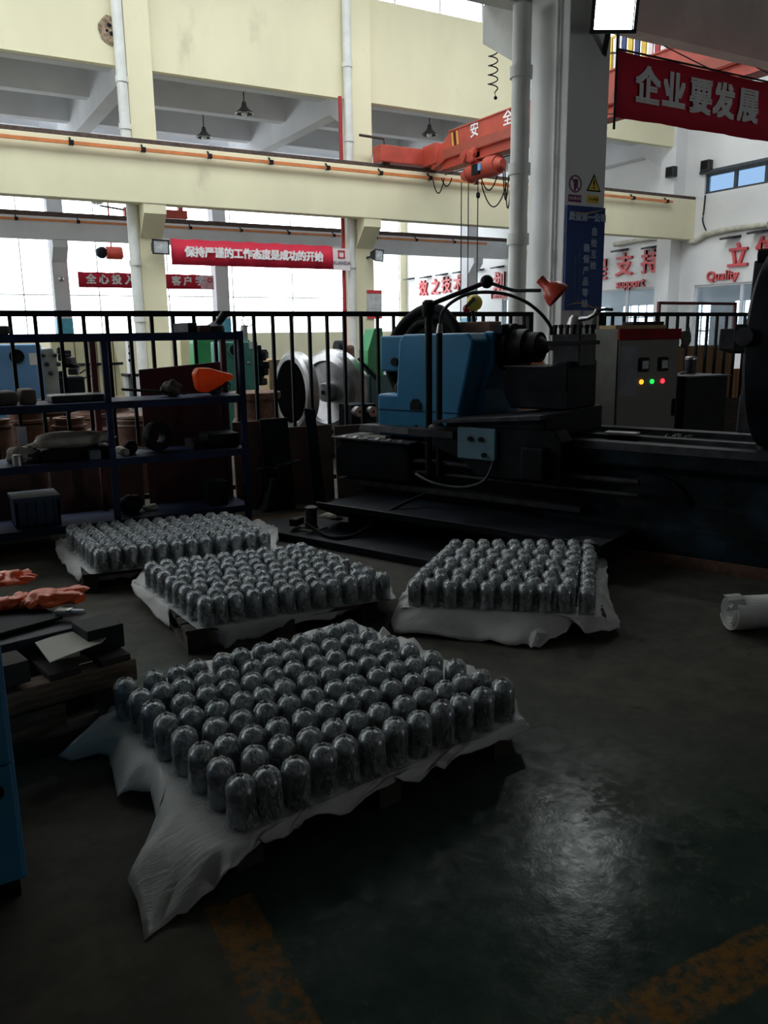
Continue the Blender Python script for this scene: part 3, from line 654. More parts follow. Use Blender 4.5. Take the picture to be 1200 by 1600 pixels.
# lower running rail, lead screw and end box
MB(LM).box(-4.66, -2.4, 5.36, 5.50, .30, .34).build('lower_rail', DSTEEL, lt)
MB(LM).cyl((-4.3, 5.40, .55), (-2.0, 5.40, .55), .022, n=10).build('lead_screw', DSTEEL, lt, smooth=40)
MB(LM).cyl((-4.3, 5.40, .46), (-2.0, 5.40, .46), .018, n=10).build('feed_rod', DSTEEL, lt, smooth=40)
eb = MB(LM).prism([(-4.68, .36), (-4.68, .60), (-4.62, .685), (-3.95, .685), (-3.88, .60), (-3.88, .36)], 5.34, 5.60).build('end_gearbox', CASTBLK, lt, bevel=.03)
MB(LM).box(-4.70, -3.86, 5.32, 5.74, .685, .70).build('gearbox_lid', DSTEEL, eb)
for k in range(6): MB(LM).cbox((-4.58+k*.12, 5.36, .704), (.035, .12, .012), .5).build('rib', STEEL, eb)
MB(LM).cbox((-4.33, 5.5, .712), (.24, .09, .02)).build('index_plate', mat('cream_enamel', (.75, .72, .62), .4), eb)
# drip pan and floor slab
pan = sec([(4.76, .205), (4.75, .235), (5.40, .235), (5.40, .21), (5.0, .10)], -4.36, -2.0).build('drip_pan', CASTBLK, lt, bevel=.006)
sec([(4.76, .235), (4.73, .262), (4.75, .262), (4.79, .235)], -4.36, -2.0).build('pan_lip', DSTEEL, pan)
for s in (-4.2, -3.5, -2.8): MB(LM).box(s-.05, s+.05, 5.0, 5.4, 0, .15).build('pan_foot', CASTBLK, pan)
# tailstock
ts = MB(LM).prism([(-4.40, .70), (-4.40, 1.06), (-4.20, 1.06), (-4.20, 1.08), (-4.17, 1.50), (-4.13, 1.555), (-3.50, 1.56), (-3.44, 1.50), (-3.50, 1.24), (-3.57, .95), (-3.58, .70)], 5.60, 6.20).build('tailstock', MBLUE, lt, bevel=.02)
MB(LM).prism([(-3.66, .70), (-3.64, 1.0), (-3.54, 1.5), (-3.50, 1.57), (-3.42, 1.565), (-3.42, 1.30), (-3.50, 1.10), (-3.50, .70)], 5.86, 6.45).build('barrel_housing', MBLUE, ts, bevel=.015)
MB(LM).box(-4.38, -4.10, 5.62, 6.10, 1.25, 1.545).build('rear_box', MBLUE, ts, bevel=.015)
MB(LM).cyl((-4.22, 5.615, 1.33), (-4.22, 5.60, 1.33), .035, n=14).build('plug', BLACK, ts)
MB(LM).prism([(-4.05, .94), (-4.05, .99), (-4.02, 1.03), (-3.97, 1.03), (-3.94, .99), (-3.94, .94)], 5.592, 5.602).build('hand_hole', BLACK, ts)
MB(LM).cyl((-3.99, 5.60, .80), (-3.99, 5.592, .80), .016, n=10).build('screw_head', BLACK, ts)
MB(LM).box(-4.41, -3.57, 5.596, 5.60, .925, .932).build('seam', CASTBLK, ts)
MB(LM).cyl((-3.43, 6.08, 1.44), (-3.34, 6.08, 1.44), .19, n=28).build('barrel_flange', CASTBLK, ts, smooth=40)
MB(LM).cyl((-3.36, 6.08, 1.44), (-3.22, 6.08, 1.44), .145, n=28).build('quill', DSTEEL, ts, smooth=40)
ce = MB(LM).cyl((-3.22, 6.08, 1.44), (-3.11, 6.08, 1.44), .120, n=24).build('live_centre', BLACK, ts, smooth=40)
MB(LM).cyl((-3.11, 6.08, 1.44), (-3.00, 6.08, 1.44), .09, .004, n=24).build('centre_point', DSTEEL, ce, smooth=40)
MB(LM).box(-3.44, -3.36, 5.9, 6.3, 1.55, 1.62).build('oil_cup_block', CASTBLK, ts)
lv = MB(LM).cyl((-4.30, 5.80, 1.06), (-4.29, 5.78, 1.27), .012, n=8).build('clamp_lever', mat('brass_lever', (.55, .38, .1), .35, .6), ts, smooth=40)
MB(LM).lathe([(.05, 0), (.055, .05), (.03, .09), (.025, .12)], c=(-4.30, 5.80, 1.06)).build('lever_boss', BLACK, ts, smooth=40)
# carriage, cross slide, tool post
cg = MB(LM).prism([(-3.45, .80), (-3.50, .86), (-3.50, .90), (-2.74, .985), (-2.66, .985), (-2.66, .80)], 5.30, 6.30).build('carriage', CASTBLK, lt, bevel=.012)
MB(LM).prism([(-3.56, .885), (-3.56, .905), (-2.66, .985), (-2.66, .955)], 5.22, 5.72).build('chip_guard', DSTEEL, cg)
ap = MB(LM).prism([(-3.62, .70), (-3.62, .84), (-3.40, .87), (-2.58, .88), (-2.52, .80), (-2.52, .50), (-3.20, .50), (-3.36, .62)], 5.28, 5.47).build('apron', CASTBLK, lt, bevel=.012)
MB(LM).box(-3.36, -3.03, 5.245, 5.285, .63, .87).build('control_panel', mat('grimy_light_blue', (.10, .21, .27), .5, var=.2, dirt=(.05, .09, .12)), ap, bevel=.01)
for s, z in ((-3.24, .785), (-3.15, .785), (-3.12, .67)): MB(LM).cyl((s, 5.25, z), (s, 5.225, z), .018, n=12).build('button', BLACK, ap)
MB(LM).box(-2.80, -2.62, 5.20, 5.32, .52, .76).build('feed_box', CASTBLK, ap, bevel=.015)
MB(LM).cbox((-3.62, 5.34, .80), (.42, .16, .055)).build('bracket', DSTEEL, ap)
cs = MB(LM).prism([(-3.18, .98), (-3.24, 1.10), (-3.24, 1.24), (-3.20, 1.30), (-2.86, 1.30), (-2.78, 1.34), (-2.70, 1.34), (-2.70, .98)], 5.72, 6.25).build('cross_slide', CASTBLK, lt, bevel=.012)
MB(LM).box(-3.24, -2.86, 5.71, 5.95, 1.295, 1.305).build('slide_way', DSTEEL, cs)
MB(LM).box(-3.05, -2.66, 5.64, 5.73, 1.0, 1.12).build('slide_skirt', CASTBLK, cs)
tp = MB(LM).prism([(-2.89, 1.30), (-2.89, 1.42), (-2.93, 1.42), (-2.93, 1.46), (-2.90, 1.48), (-2.90, 1.54), (-2.67, 1.54), (-2.67, 1.30)], 5.85, 6.15).build('tool_post', DSTEEL, lt, bevel=.008)
MB(LM).box(-2.94, -2.65, 5.83, 6.17, 1.46, 1.49).build('tool_slot_plate', CASTBLK, tp)
for k in range(5):
    for y in (5.88, 6.12):
        s = -2.89+k*.05
        MB(LM).cyl((s, y, 1.54), (s, y, 1.585), .016, n=8).cyl((s, y, 1.585), (s, y, 1.61), .022, n=6).build('clamp_bolt', DSTEEL, tp)
hd = MB(LM).lathe([(.055, 0), (.055, .05), (.07, .06), (.05, .12), (.03, .14)], c=(-2.78, 6.0, 1.54)).build('clamp_hub', STEEL, tp, smooth=40)
MB(LM).tube([(-2.80, 6.0, 1.64), (-2.74, 5.98, 1.65), (-2.66, 5.96, 1.655), (-2.60, 5.94, 1.68), (-2.57, 5.93, 1.71)], [.022, .018, .016, .018, .026], n=8).build('clamp_handle', STEEL, tp, smooth=50)
MB(LM).tube([(-2.57, 5.93, 1.71), (-2.50, 5.91, 1.715), (-2.45, 5.90, 1.71)], .012, n=6).build('handle_tip', BLACK, tp, smooth=50)
# faceplate with jaws and the headstock behind it
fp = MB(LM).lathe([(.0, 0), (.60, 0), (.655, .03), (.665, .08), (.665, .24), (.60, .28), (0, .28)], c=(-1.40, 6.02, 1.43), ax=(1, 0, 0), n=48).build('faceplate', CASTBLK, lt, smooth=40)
for k in range(4):
    a = k*H+.12; d = V((0, -math.cos(a), math.sin(a)))
    c = V((-1.50, 6.02, 1.43))+d*.44; R = Matrix(((1, 0, 0), (0, d.y, -d.z), (0, d.z, d.y)))
    c = c+V((.06, 0, 0)) if k == 0 else c+V((.09, 0, 0))
    j = MB(LM).cbox(c, (.24, .26, .13), M=R).build('jaw', DSTEEL, fp, bevel=.01)
    if k == 0: MB(LM).cbox(c+V((.04, 0, 0))+d*.14, (.12, .08, .17), M=R).build('jaw_step', CASTBLK, j, bevel=.008)
    MB(LM).cyl(c+V((.06, 0, 0))+d*.12, c+V((.06, 0, 0))+d*.26, .055, n=16).build('jaw_screw', DSTEEL, j, smooth=40)
MB(LM).cyl((-1.47, 5.9, 2.02), (-1.30, 5.9, 2.02), .045, n=14).build('top_lug', CASTBLK, fp, smooth=40)
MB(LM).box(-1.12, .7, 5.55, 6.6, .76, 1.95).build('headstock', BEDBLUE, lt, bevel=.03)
# hoses and cables of the lathe
def bez(p, n=8):
    out = []; m = len(p)
    for i in range(m-1):
        p0, p1, p2, p3 = [V(p[max(0, min(m-1, i+k))]) for k in (-1, 0, 1, 2)]
        for k in range(n):
            t = k/n; out.append(.5*((2*p1)+(p2-p0)*t+(2*p0-5*p1+4*p2-p3)*t*t+(-p0+3*p1-3*p2+p3)*t**3))
    out.append(V(p[-1])); return out
MB(LM).tube(bez([(-3.75, 5.25, .47), (-3.55, 5.2, .425), (-3.3, 5.2, .415), (-3.12, 5.22, .47), (-3.06, 5.25, .58), (-3.05, 5.27, .66)]), .014, n=7).build('feed_hose', DSTEEL, lt, smooth=60)
hz = MB(LM).cyl((-3.60, 5.36, .45), (-3.60, 5.36, 1.56), .024, n=10).build('coolant_pipe', BLACK, lt, smooth=40)
MB(LM).cyl((-3.60, 5.36, 1.56), (-3.595, 5.36, 1.63), .028, .02, n=10).build('hose_ferrule', STEEL, hz, smooth=40)
MB(LM).tube(bez([(-3.595, 5.36, 1.62), (-3.575, 5.37, 1.72), (-3.48, 5.39, 1.80), (-3.36, 5.45, 1.85), (-3.18, 5.55, 1.845), (-3.04, 5.64, 1.79), (-2.95, 5.74, 1.70), (-2.90, 5.82, 1.60), (-2.91, 5.86, 1.54)]), .013, n=7).build('coolant_hose', DSTEEL, hz, smooth=60)
MB(LM).lathe([(.07, 0), (.07, .03), (.05, .05)], c=(-3.62, 5.36, .815), n=14).build('pipe_collar', DSTEEL, hz, smooth=40)
# work lamp on its own post
wl = thing('work_lamp', 'jointed machine lamp with a small red shade above the tool post', 'lamp', LW(-3.70, 5.36, .83), LA)
MB(LM).cyl((-3.70, 5.36, .45), (-3.70, 5.36, 1.77), .028, n=12).build('post', BLACK, wl, smooth=40)
MB(LM).lathe([(.035, 0), (.05, .02), (.05, .11), (.03, .13)], c=(-3.70, 5.36, 1.68), n=14).build('post_joint', BLACK, wl, smooth=40)
MB(LM).cyl((-3.70, 5.36, 1.77), (-3.28, 5.50, 1.925), .018, n=10).build('lower_arm', BLACK, wl, smooth=40)
MB(LM).ball((-3.27, 5.50, 1.93), .05).build('elbow', BLACK, wl, smooth=60)
MB(LM).tube(bez([(-3.27, 5.50, 1.93), (-3.16, 5.52, 1.89), (-3.06, 5.54, 1.86), (-2.94, 5.56, 1.855), (-2.86, 5.57, 1.852)]), .013, n=8).build('upper_arm', DSTEEL, wl, smooth=60)
lc = V((-2.79, 5.56, 1.87)); la = V((.66, .22, -.62)).normalized()
sh = MB(LM).lathe([(.0, -.09), (.034, -.09), (.036, -.02), (.042, -.015), (.075, .02), (.092, .065), (.096, .095), (.088, .095), (.06, .03), (0, .02)], c=lc, ax=la, n=22).build('shade', mat('red_lamp_shade', (.62, .06, .03), .35, var=.1), wl, smooth=50)
MB(LM).ball(lc+la*.06, .03).build('bulb', LENS, sh, smooth=60)
# things lying on the lathe
ck = thing('cable_coil', 'black coil of thick cable standing behind the blue tailstock', 'cable coil', LW(-4.50, 6.48, .80), LA)
for k in range(9):
    r = .47-.035*k+.01*(k % 2); y = 6.44+.03*(k % 5)
    MB(LM).tube([(-4.50+r*.88*math.cos(t), y, 1.31+r*math.sin(t)+.05*math.sin(2*t+k)) for t in [2*math.pi*i/40 for i in range(40)]], .045, n=8, closed=True).build('cable_turn', BLKRUB, ck, smooth=60)
bx = thing('wooden_box', 'reddish brown box behind the tailstock with a yellow warning knob', 'box', LW(-4.06, 6.70, 0), LA)
MB(LM).box(-4.24, -3.88, 6.60, 6.80, .0, 1.66).build('box_body', RUST, bx, bevel=.01)
st = MB(LM).cyl((-4.10, 6.68, 1.66), (-4.12, 6.68, 1.78), .018, n=8).build('knob_stem', BLACK, bx, smooth=40)
MB(LM).ball((-4.10, 6.68, 1.83), .075).build('warning_knob', YELL, bx, smooth=60)
MB(LM).cbox((-4.10, 6.605, 1.83), (.12, .02, .025), M=Matrix.Rotation(-.7, 3, 'Y')).build('knob_stripe', BLACK, bx)
MB(LM).ball((-4.18, 6.68, 1.78), .04).build('knob_foot', REDP, bx, smooth=60)
pk = AZ(960, 681, .81)
tag(MB(LM).cbox((-2.36, 5.97, .81), (.24, .12, .012), .1).build('steel_rule_plate', STEEL), 'pale metal plate lying on the lathe bed beside the carriage', 'plate')
ch = MB()
for k in range(9):
    p = LW(-1.95+random.uniform(-.10, .10), 5.97+random.uniform(-.03, .03), .80+random.uniform(0, .015))
    ch.tube([p+V((.014*math.cos(t+k)+.004*t, .010*math.sin(t+k*2), .003*t)) for t in [i*.9 for i in range(7)]], .0035, n=4)
tag(ch.build('metal_chips', STEEL), 'small heap of curly metal chips on the lathe bed', 'chips', kind='stuff')
# base slab in front of the lathe with motor can and cable
sl = thing('floor_plate', 'low dark steel floor plate in front of the lathe pan', 'plate', LW(-3.7, 4.75, 0), LA)
MB(LM).box(-4.75, -3.02, 4.42, 5.0, 0, .06).build('plate_body', CASTBLK, sl, bevel=.008)
MB(LM).box(-4.45, -4.25, 4.55, 4.75, .06, .07).build('rag_patch', CLOTHD, sl)
mc = AZ(487, 826, .06)
mo = thing('coolant_pump', 'small dark pump motor can on the floor plate with a black cable', 'pump', (mc.x, mc.y, .06))
MB().lathe([(.055, 0), (.055, .02), (.045, .03), (.045, .15), (.052, .155), (.052, .175), (.03, .185)], c=(mc.x, mc.y, .06), n=20).build('motor_can', DSTEEL, mo, smooth=40)
MB().cbox((mc.x-.10, mc.y+.06, .12), (.12, .07, .06), .6).build('terminal_box', BLACK, mo, bevel=.008)
q0 = AZ(478, 818, .13); q1 = AZ(500, 832, .08); q2 = AZ(525, 840, .075); q3 = AZ(560, 833, .09); q4 = LW(-3.75, 4.95, .24); q5 = LW(-3.62, 5.2, .33)
MB().tube(bez([q0, q1, q2, q3, q4, q5]), .014, n=8).build('power_cable', BLKRUB, mo, smooth=60)
rg = AZ(520, 808, .03)
tag(MB().ball((rg.x, rg.y+.05, .03), .09, 1.3, .8, .3, wob=.6, seed=4).build('pale_rag', CANVAS, smooth=60), 'pale crumpled rag on the floor by the coolant pump', 'rag')
# ================================================================== FENCE, RACK, BOARDS
YFN = 7.15
def fence(x0, x1, label, boardz):
    t = thing('picket_fence', label, 'fence', ((x0+x1)/2, YFN, 0))
    zt = 1.765
    MB().box(x0, x1, YFN-.022, YFN+.022, zt-.035, zt+.012).build('top_rail', BLACK, t)
    MB().box(x0, x1, YFN-.018, YFN+.018, .18, .22).build('bottom_rail', BLACK, t)
    for x in (x0+.02, x1-.02): MB().box(x-.03, x+.03, YFN-.03, YFN+.03, 0, zt+.01).build('post', BLACK, t)
    first = None; x = x0+.18
    while x < x1-.1:
        if first is None: first = MB().box(x-.014, x+.014, YFN-.014, YFN+.014, .2, zt-.02).build('picket', BLACK, t); fx = x
        else: c = first.copy(); COL.objects.link(c); c.parent = t; c.location = (x-fx, 0, 0)
        x += .1835
    return t
fl_x0 = -1.02
fence(fl_x0, AY(830, 490, YFN).x, 'black picket fence running behind the shelf rack and the tailstock', .7)
fence(AY(940, 490, YFN).x, 13.0, 'black picket fence behind the control cabinet and the big faceplate', .7)
def leaning(name, label, cat, x0, x1, z1, y, mt, lean=.05, z0=0.0, th=.02, slant=0):
    mb = MB(); mb.add([(x0, y, z0), (x1, y, z0), (x1, y+lean, z1+slant), (x0, y+lean, z1), (x0, y+th, z0), (x1, y+th, z0), (x1, y+lean+th, z1+slant), (x0, y+lean+th, z1)],
                      [(0, 1, 2, 3), (7, 6, 5, 4), (0, 4, 5, 1), (1, 5, 6, 2), (2, 6, 7, 3), (3, 7, 4, 0)])
    return tag(mb.build(name, mt, bevel=.004), label, cat)
leaning('steel_sheet', 'rust brown sheet standing behind the lowest shelf at the far end of the rack', 'sheet', -.6, .95, .56, 7.03, BRWNB)
leaning('steel_sheet', 'rust brown sheet behind the middle post of the rack', 'sheet', .98, 1.72, .58, 7.03, BRWNB)
leaning('steel_sheet', 'rust brown board beside the rack post, next to the black panel', 'sheet', 2.55, 2.98, .80, 7.04, BRWNB, lean=.04)
leaning('steel_sheet', 'rust brown board between the black panel and the leaning black plank', 'sheet', 3.02, 3.55, .72, 7.045, BRWNB, lean=.04)
leaning('steel_sheet', 'wide dull brown board against the fence beside the lathe end box', 'sheet', 3.58, 4.95, .70, 7.03, BRWNB, lean=.05)
bp0 = AY(411, 660, 6.9); bp1 = AY(455, 660, 6.9)
leaning('black_steel_sheet', 'matt black panel leaning on the boards beside the rack', 'panel', bp0.x, bp1.x, bp0.z+.02, 6.86, BLACK, lean=.12)
pl0 = AY(480, 642, 6.95)
leaning('black_plank', 'narrow black plank leaning against the fence in front of the steel discs', 'plank', pl0.x, pl0.x+.11, pl0.z+.02, 6.84, BLACK, lean=.17, slant=-.02)
leaning('red_steel_plate', 'large dark red steel plate leaning behind the rack shelves', 'plate', AY(221, 600, 7.0).x, 2.50, AY(221, 578, 7.0).z, 6.99, MAROON, lean=.06, slant=.05)
leaning('plywood_board', 'brown plywood board behind the fence right of the control cabinet', 'board', AY(1042, 560, 7.3).x, AY(1147, 560, 7.3).x, AY(1060, 541, 7.3).z, 7.26, PLYW, lean=.04)
leaning('plywood_board', 'orange-brown board low behind the fence near the big faceplate', 'board', AY(1124, 600, 7.5).x, AY(1165, 600, 7.5).x, AY(1130, 577, 7.5).z, 7.46, mat('orange_board', (.40, .20, .085), .7, var=.12), lean=.03)
leaning('dark_board', 'dark brown board standing in front of the fence by the black box', 'board', AY(1090, 620, 7.0).x, AY(1170, 620, 7.0).x, AY(1120, 624, 7.0).z, 6.98, WOODD, lean=.06)
# blue valve stand by the fence
vs = thing('valve_stand', 'dark iron valve block with a crossbar standing beside the rack', 'valve', AZ(430, 795, 0))
vp = AZ(430, 795, 0)
MB().prism([(-.16, 0), (-.12, .04), (-.05, .30), (.05, .30), (.16, .02), (.17, 0)], -.10, .10, Matrix.Translation(vp)).build('stand_foot', CASTBLK, vs, bevel=.01)
MB().lathe([(.06, 0), (.06, .10), (.035, .12), (.03, .2)], c=vp+V((0, 0, .28)), n=14).build('valve_body', CASTBLK, vs, smooth=40)
MB().cyl(vp+V((-.16, 0, .38)), vp+V((.26, 0, .42)), .016, n=8).build('crossbar', DSTEEL, vs, smooth=40)
# rack
RY0, RY1 = 6.42, 6.84
RX = [-.1, AY(175, 700, RY0).x, AY(383, 700, RY0).x]
rk = thing('shelf_rack', 'long dark blue angle-iron shelf rack in front of the fence', 'rack', (1.2, (RY0+RY1)/2, 0))
for x in RX:
    for y in (RY0, RY1): MB().box(x-.022, x+.022, y-.022, y+.022, 0, 1.60 if x > RX[1]+.1 else 1.55).build('upright', RACKB if y == RY0 else MAROON, rk)
SH = [AY(180, 812, RY0).z, AY(180, 716, RY0).z, AY(180, 627, RY0).z]
SH[0] = max(.12, SH[0])
for z in SH:
    MB().box(RX[0]-.02, RX[2]+.02, RY0-.03, RY1+.03, z-.006, z).build('shelf_plate', RACKB, rk)
    for y in (RY0-.032, RY1+.026): MB().box(RX[0]-.02, RX[2]+.02, y, y+.006, z-.055, z+.0).build('shelf_lip', RACKB, rk)
ztp = AY(180, 527, RY0).z
for y in (RY0, RY1): MB().box(RX[0]-.02, RX[2]+.02, y-.02, y+.02, ztp-.03, ztp+.03).build('top_bar', RACKB, rk)
# goods on the rack
def on(px, py, z, y=None):
    p = AY(px, py, y or (RY0+RY1)/2); return V((p.x, y or (RY0+RY1)/2, z))
def lump(name, label, cat, c, r, s, mt, wob=.5, seed=0, n=26, m=16):
    o = MB().ball(V(c)+V((0, 0, r*s[2]*.9)), r, *s, n=n, m=m, wob=wob, seed=seed).build(name, mt, smooth=70)
    for v in o.data.vertices:
        if v.co.z < 0.006*0: v.co.z = 0
    return tag(o, label, cat)
z1, z2, z0 = SH[2], SH[1], SH[0]
YM = (RY0+RY1)/2
def pk_box(name, label, cat, px0, px1, z, h, mt, y=YM, d=.26, bev=.01, rz=0):
    a, b = AY(px0, 700, y).x, AY(px1, 700, y).x
    return tag(MB().cbox(((a+b)/2, y, z+h/2), (b-a, d, h), rz).build(name, mt, bevel=bev), label, cat)
# upper shelf
pk_box('steel_packet', 'dark flat packet at the open end of the upper shelf', 'packet', -20, 34, z1, .10, CLOTHD, bev=.03)
pk_box('cloth_pad', 'folded brown cloth pad on the upper shelf beside a dark packet', 'cloth', 38, 62, z1, .11, mat('brown_cloth', (.14, .11, .09), .9, var=.2), bev=.02)
pk_box('steel_bar_bundle', 'flat bundle of dark steel bars along the upper shelf', 'bars', 84, 168, z1, .055, DSTEEL)
x0, x1 = on(190, 610, z1), on(290, 610, z1)
tag(MB().bar(x0+V((0, 0, .075)), x1+V((0, 0, .02)), .02).build('steel_rod', DSTEEL), 'thin steel rod lying slanted on the upper shelf', 'rod')
lump('rag_lump', 'dark greasy rag lump on the upper shelf beside the slanted rod', 'rag', on(268, 610, z1), .075, (1, 1, .9), CLOTHD, seed=2)
BAGM = mat('thin_orange_plastic', (.95, .20, .04), .4, 0, var=.15, scale=6)
_t = BAGM.node_tree; _tr = _t.nodes.new('ShaderNodeBsdfTranslucent'); _tr.inputs[0].default_value = (1, .25, .05, 1); _mx = _t.nodes.new('ShaderNodeMixShader'); _mx.inputs[0].default_value = .55
lnk(_t, _t.nodes['Principled BSDF'].outputs[0], _mx.inputs[1]); lnk(_t, _tr.outputs[0], _mx.inputs[2]); lnk(_t, _mx.outputs[0], _t.nodes['Material Output'].inputs[0])
og = thing('orange_bag', 'bright orange plastic bag-like cover on the upper shelf of the rack', 'bag', on(330, 610, z1))
c = on(328, 600, z1)
prof = [(-.14, .09), (-.15, .16), (-.12, .205), (-.02, .20), (.09, .165), (.165, .15), (.185, .11), (.13, .085), (.06, .055), (0, .02), (-.08, .0), (-.13, .03)]
MB().prism([(x, z+.0) for x, z in prof], -.05, .07, Matrix.Translation(c+V((0, -.05, .02)))).build('bag_body', BAGM, og, bevel=.03)
MB().ball(c+V((.03, -.04, .045)), .055, 1.3, 1, .8, wob=.4, seed=8).build('dark_roll', CLOTHD, og, smooth=60)
MB().tube([c+V((.11+.03*math.cos(t), -.09, .07+.035*math.sin(t))) for t in [k*.6 for k in range(11)]], .006, n=5).build('loop_handle', BLACK, og, smooth=60)
# things on the rack's top bar
tag(MB().box(*[f(AY(283, 520, YM).x, AY(297, 520, YM).x) for f in (min, max)], RY0+.02, RY1-.0, ztp+.03, ztp+.105).build('black_tray', BLACK, bevel=.006), 'small black box on top of the rack over the red plate', 'box')
tb = tag(MB().box(AY(302, 520, YM).x, AY(318, 520, YM).x, RY0+.02, RY1, ztp+.03, ztp+.085).build('brown_carton', BRWNB, bevel=.004), 'small brown carton on top of the rack beside a grey can', 'carton')
oc = on(336, 520, ztp+.03)
oil = thing('oil_can', 'grey oil can with a tilted neck on top of the rack', 'oil can', oc)
MB().lathe([(.075, 0), (.08, .02), (.075, .05), (.03, .075), (.02, .085)], c=oc, n=16).build('can_body', DSTEEL, oil, smooth=50)
MB().cyl(oc+V((.02, 0, .06)), oc+V((.09, 0, .15)), .028, .035, n=10).build('can_neck', DSTEEL, oil, smooth=50)
pk_box('dark_bundle', 'long dark bundle lying on the rack top at its open end', 'bundle', -25, 33, ztp+.03, .06, CLOTHD, bev=.02)
# middle shelf
pk_box('dark_tool_box', 'long dark tool box under a pale canvas sack on the middle shelf', 'box', 60, 172, z2, .085, BLACK)
sk = on(112, 690, z2+.085)
lump('canvas_sack', 'pale canvas sack lying on the dark tool box, middle shelf', 'sack', sk, .30, (1.0, .42, .20), CANVAS, wob=.35, seed=5, n=22, m=12)
lump('yellowish_rag', 'yellowish crumpled rag at the open end of the middle shelf', 'rag', on(33, 700, z2), .075, (1.3, 1, .8), CANVAS, seed=3)
lump('grey_rag', 'grey crumpled rag beside the canvas sack, middle shelf', 'rag', on(52, 705, z2), .065, (1, 1, .8), CLOTHD, seed=6)
tc_ = on(26, 705, z2, RY0+.03)
tag(MB().lathe([(.035, 0), (.035, .07), (.03, .075), (.03, .08)], c=tc_, n=16).build('tin_can', STEEL, smooth=40), 'small shiny tin at the front of the middle shelf beside a yellowish rag', 'tin')
pk_box('grey_block', 'small grey block in front of the dark tool box on the middle shelf', 'block', 138, 156, z2, .075, mat('grey_blue_block', (.12, .14, .16), .6), y=RY0+.02, d=.07)
pk_box('white_strip_packet', 'pale strips stacked on the middle shelf right of the middle post', 'strips', 186, 196, z2, .05, CANVAS)
lump('black_bearing', 'round dark bearing on the middle shelf beside pale strips', 'bearing', on(205, 705, z2), .055, (1, 1, 1), BLACK, wob=.1)
tag(MB().bar(on(212, 700, z2+.05), on(232, 702, z2+.02), .03, .012).build('pale_batten', CANVAS), 'thin pale slat lying on the middle shelf', 'slat')
wc = on(246, 690, z2)
tag(MB().lathe([(.05, -.04), (.115, -.04), (.12, 0), (.115, .04), (.05, .04), (.045, 0), (.05, -.04)], c=wc+V((0, 0, .12)), ax=(.4, -1, 0), n=26).build('iron_pulley', CASTBLK, smooth=40), 'dark iron wheel standing on the middle shelf before the red plate', 'wheel')
pk_box('dark_casting', 'low dark casting at the post end of the middle shelf', 'casting', 318, 368, z2, .12, CASTBLK, bev=.02)
pk_box('small_dark_block', 'small dark block on the middle shelf beside the low casting', 'block', 296, 312, z2, .075, BLACK)
# lowest shelf
cr = thing('plastic_crate', 'dark blue plastic crate on the lowest rack shelf', 'crate', on(55, 790, z0))
a, b = AY(18, 780, YM).x, AY(88, 780, YM).x
MB().box(a, b, YM-.15, YM+.15, z0, z0+.015).build('crate_bottom', CRATEB, cr)
for x in (a, b-.02): MB().box(x, x+.02, YM-.15, YM+.15, z0, z0+.22).build('crate_side', CRATEB, cr)
for y in (YM-.15, YM+.13):
    MB().box(a, b, y, y+.02, z0, z0+.22).build('crate_side', CRATEB, cr)
for k in range(5):
    x = a+(b-a)*(k+.5)/5; MB().box(x-.008, x+.008, YM-.162, YM-.15, z0, z0+.22).build('crate_rib', CRATEB, cr)
MB().box(a-.01, b+.01, YM-.165, YM+.165, z0+.20, z0+.23).build('crate_rim', CRATEB, cr)
lump('pale_stone', 'pale rounded lump on the lowest shelf right of the middle post', 'lump', on(236, 795, z0), .045, (1.4, 1, .6), CANVAS, wob=.25)
pk_box('dark_can_box', 'dark square can on the lowest shelf before the red plate', 'can', 315, 345, z0, .20, CASTBLK)
lump('iron_casting', 'rounded dark iron casting on the lowest shelf by the middle post', 'casting', on(205, 795, z0), .085, (1.2, 1, .9), CASTBLK, wob=.2)
# paper tag hung on the fence
a = AY(27, 668, 7.1); b = AY(44, 695, 7.1)
tag(MB().box(a.x, b.x, 7.118, 7.122, b.z, a.z).build('paper_tag', PAPER), 'white paper tag hanging on the fence below the upper shelf', 'paper')
# ================================================================== CONTROL CABINET AND BLACK BOX
cp = V((AY(964, 560, 5.45).x, 5.45, 0))
cc = thing('control_cabinet', 'tall grey electrical cabinet with red top strip and three pilot lights', 'cabinet', cp, math.radians(-6)); CM = WM[cc.name]
MB(CM).box(0, .72, 0, .34,   .0, 1.575).build('cabinet_body', mat('shaded_cabinet_grey', (.075, .075, .062), .55, spec=.3), cc, bevel=.008)  # same paint as the door; shade on the side put into a darker grey
dr = MB(CM).box(.012, .708, -.018, 0, .06, 1.48).build('door', GREYCAB, cc, bevel=.006)
MB(CM).box(.0, .72, -.022, .0, 1.48, 1.575).build('red_strip', REDSTRIP, cc)
MB(CM).box(.02, .22, -.022, -.018, .98, 1.42).build('white_notice', mat('grey_notice', (.17, .18, .21), .6), dr)
for x in (.29, .52):
    g = MB(CM).box(x-.055, x+.055, -.045, -.018, 1.19, 1.32).build('meter', BLACK, dr, bevel=.015)
    MB(CM).box(x-.035, x+.035, -.049, -.045, 1.22, 1.29).build('meter_face', mat('grey_dial', (.35, .38, .38), .3), g)
for x, lm in ((.275, LED_O), (.40, LED_G), (.525, LED_R)): MB(CM).lathe([(.022, 0), (.022, .01), (.012, .018), (0, .02)], c=(x, -.018, 1.10), ax=(0, -1, 0), n=14).build('pilot_light', lm, dr, smooth=40)
MB(CM).cbox((.68, -.03, .85), (.03, .03, .16)).build('door_handle', BLACK, dr, bevel=.006)
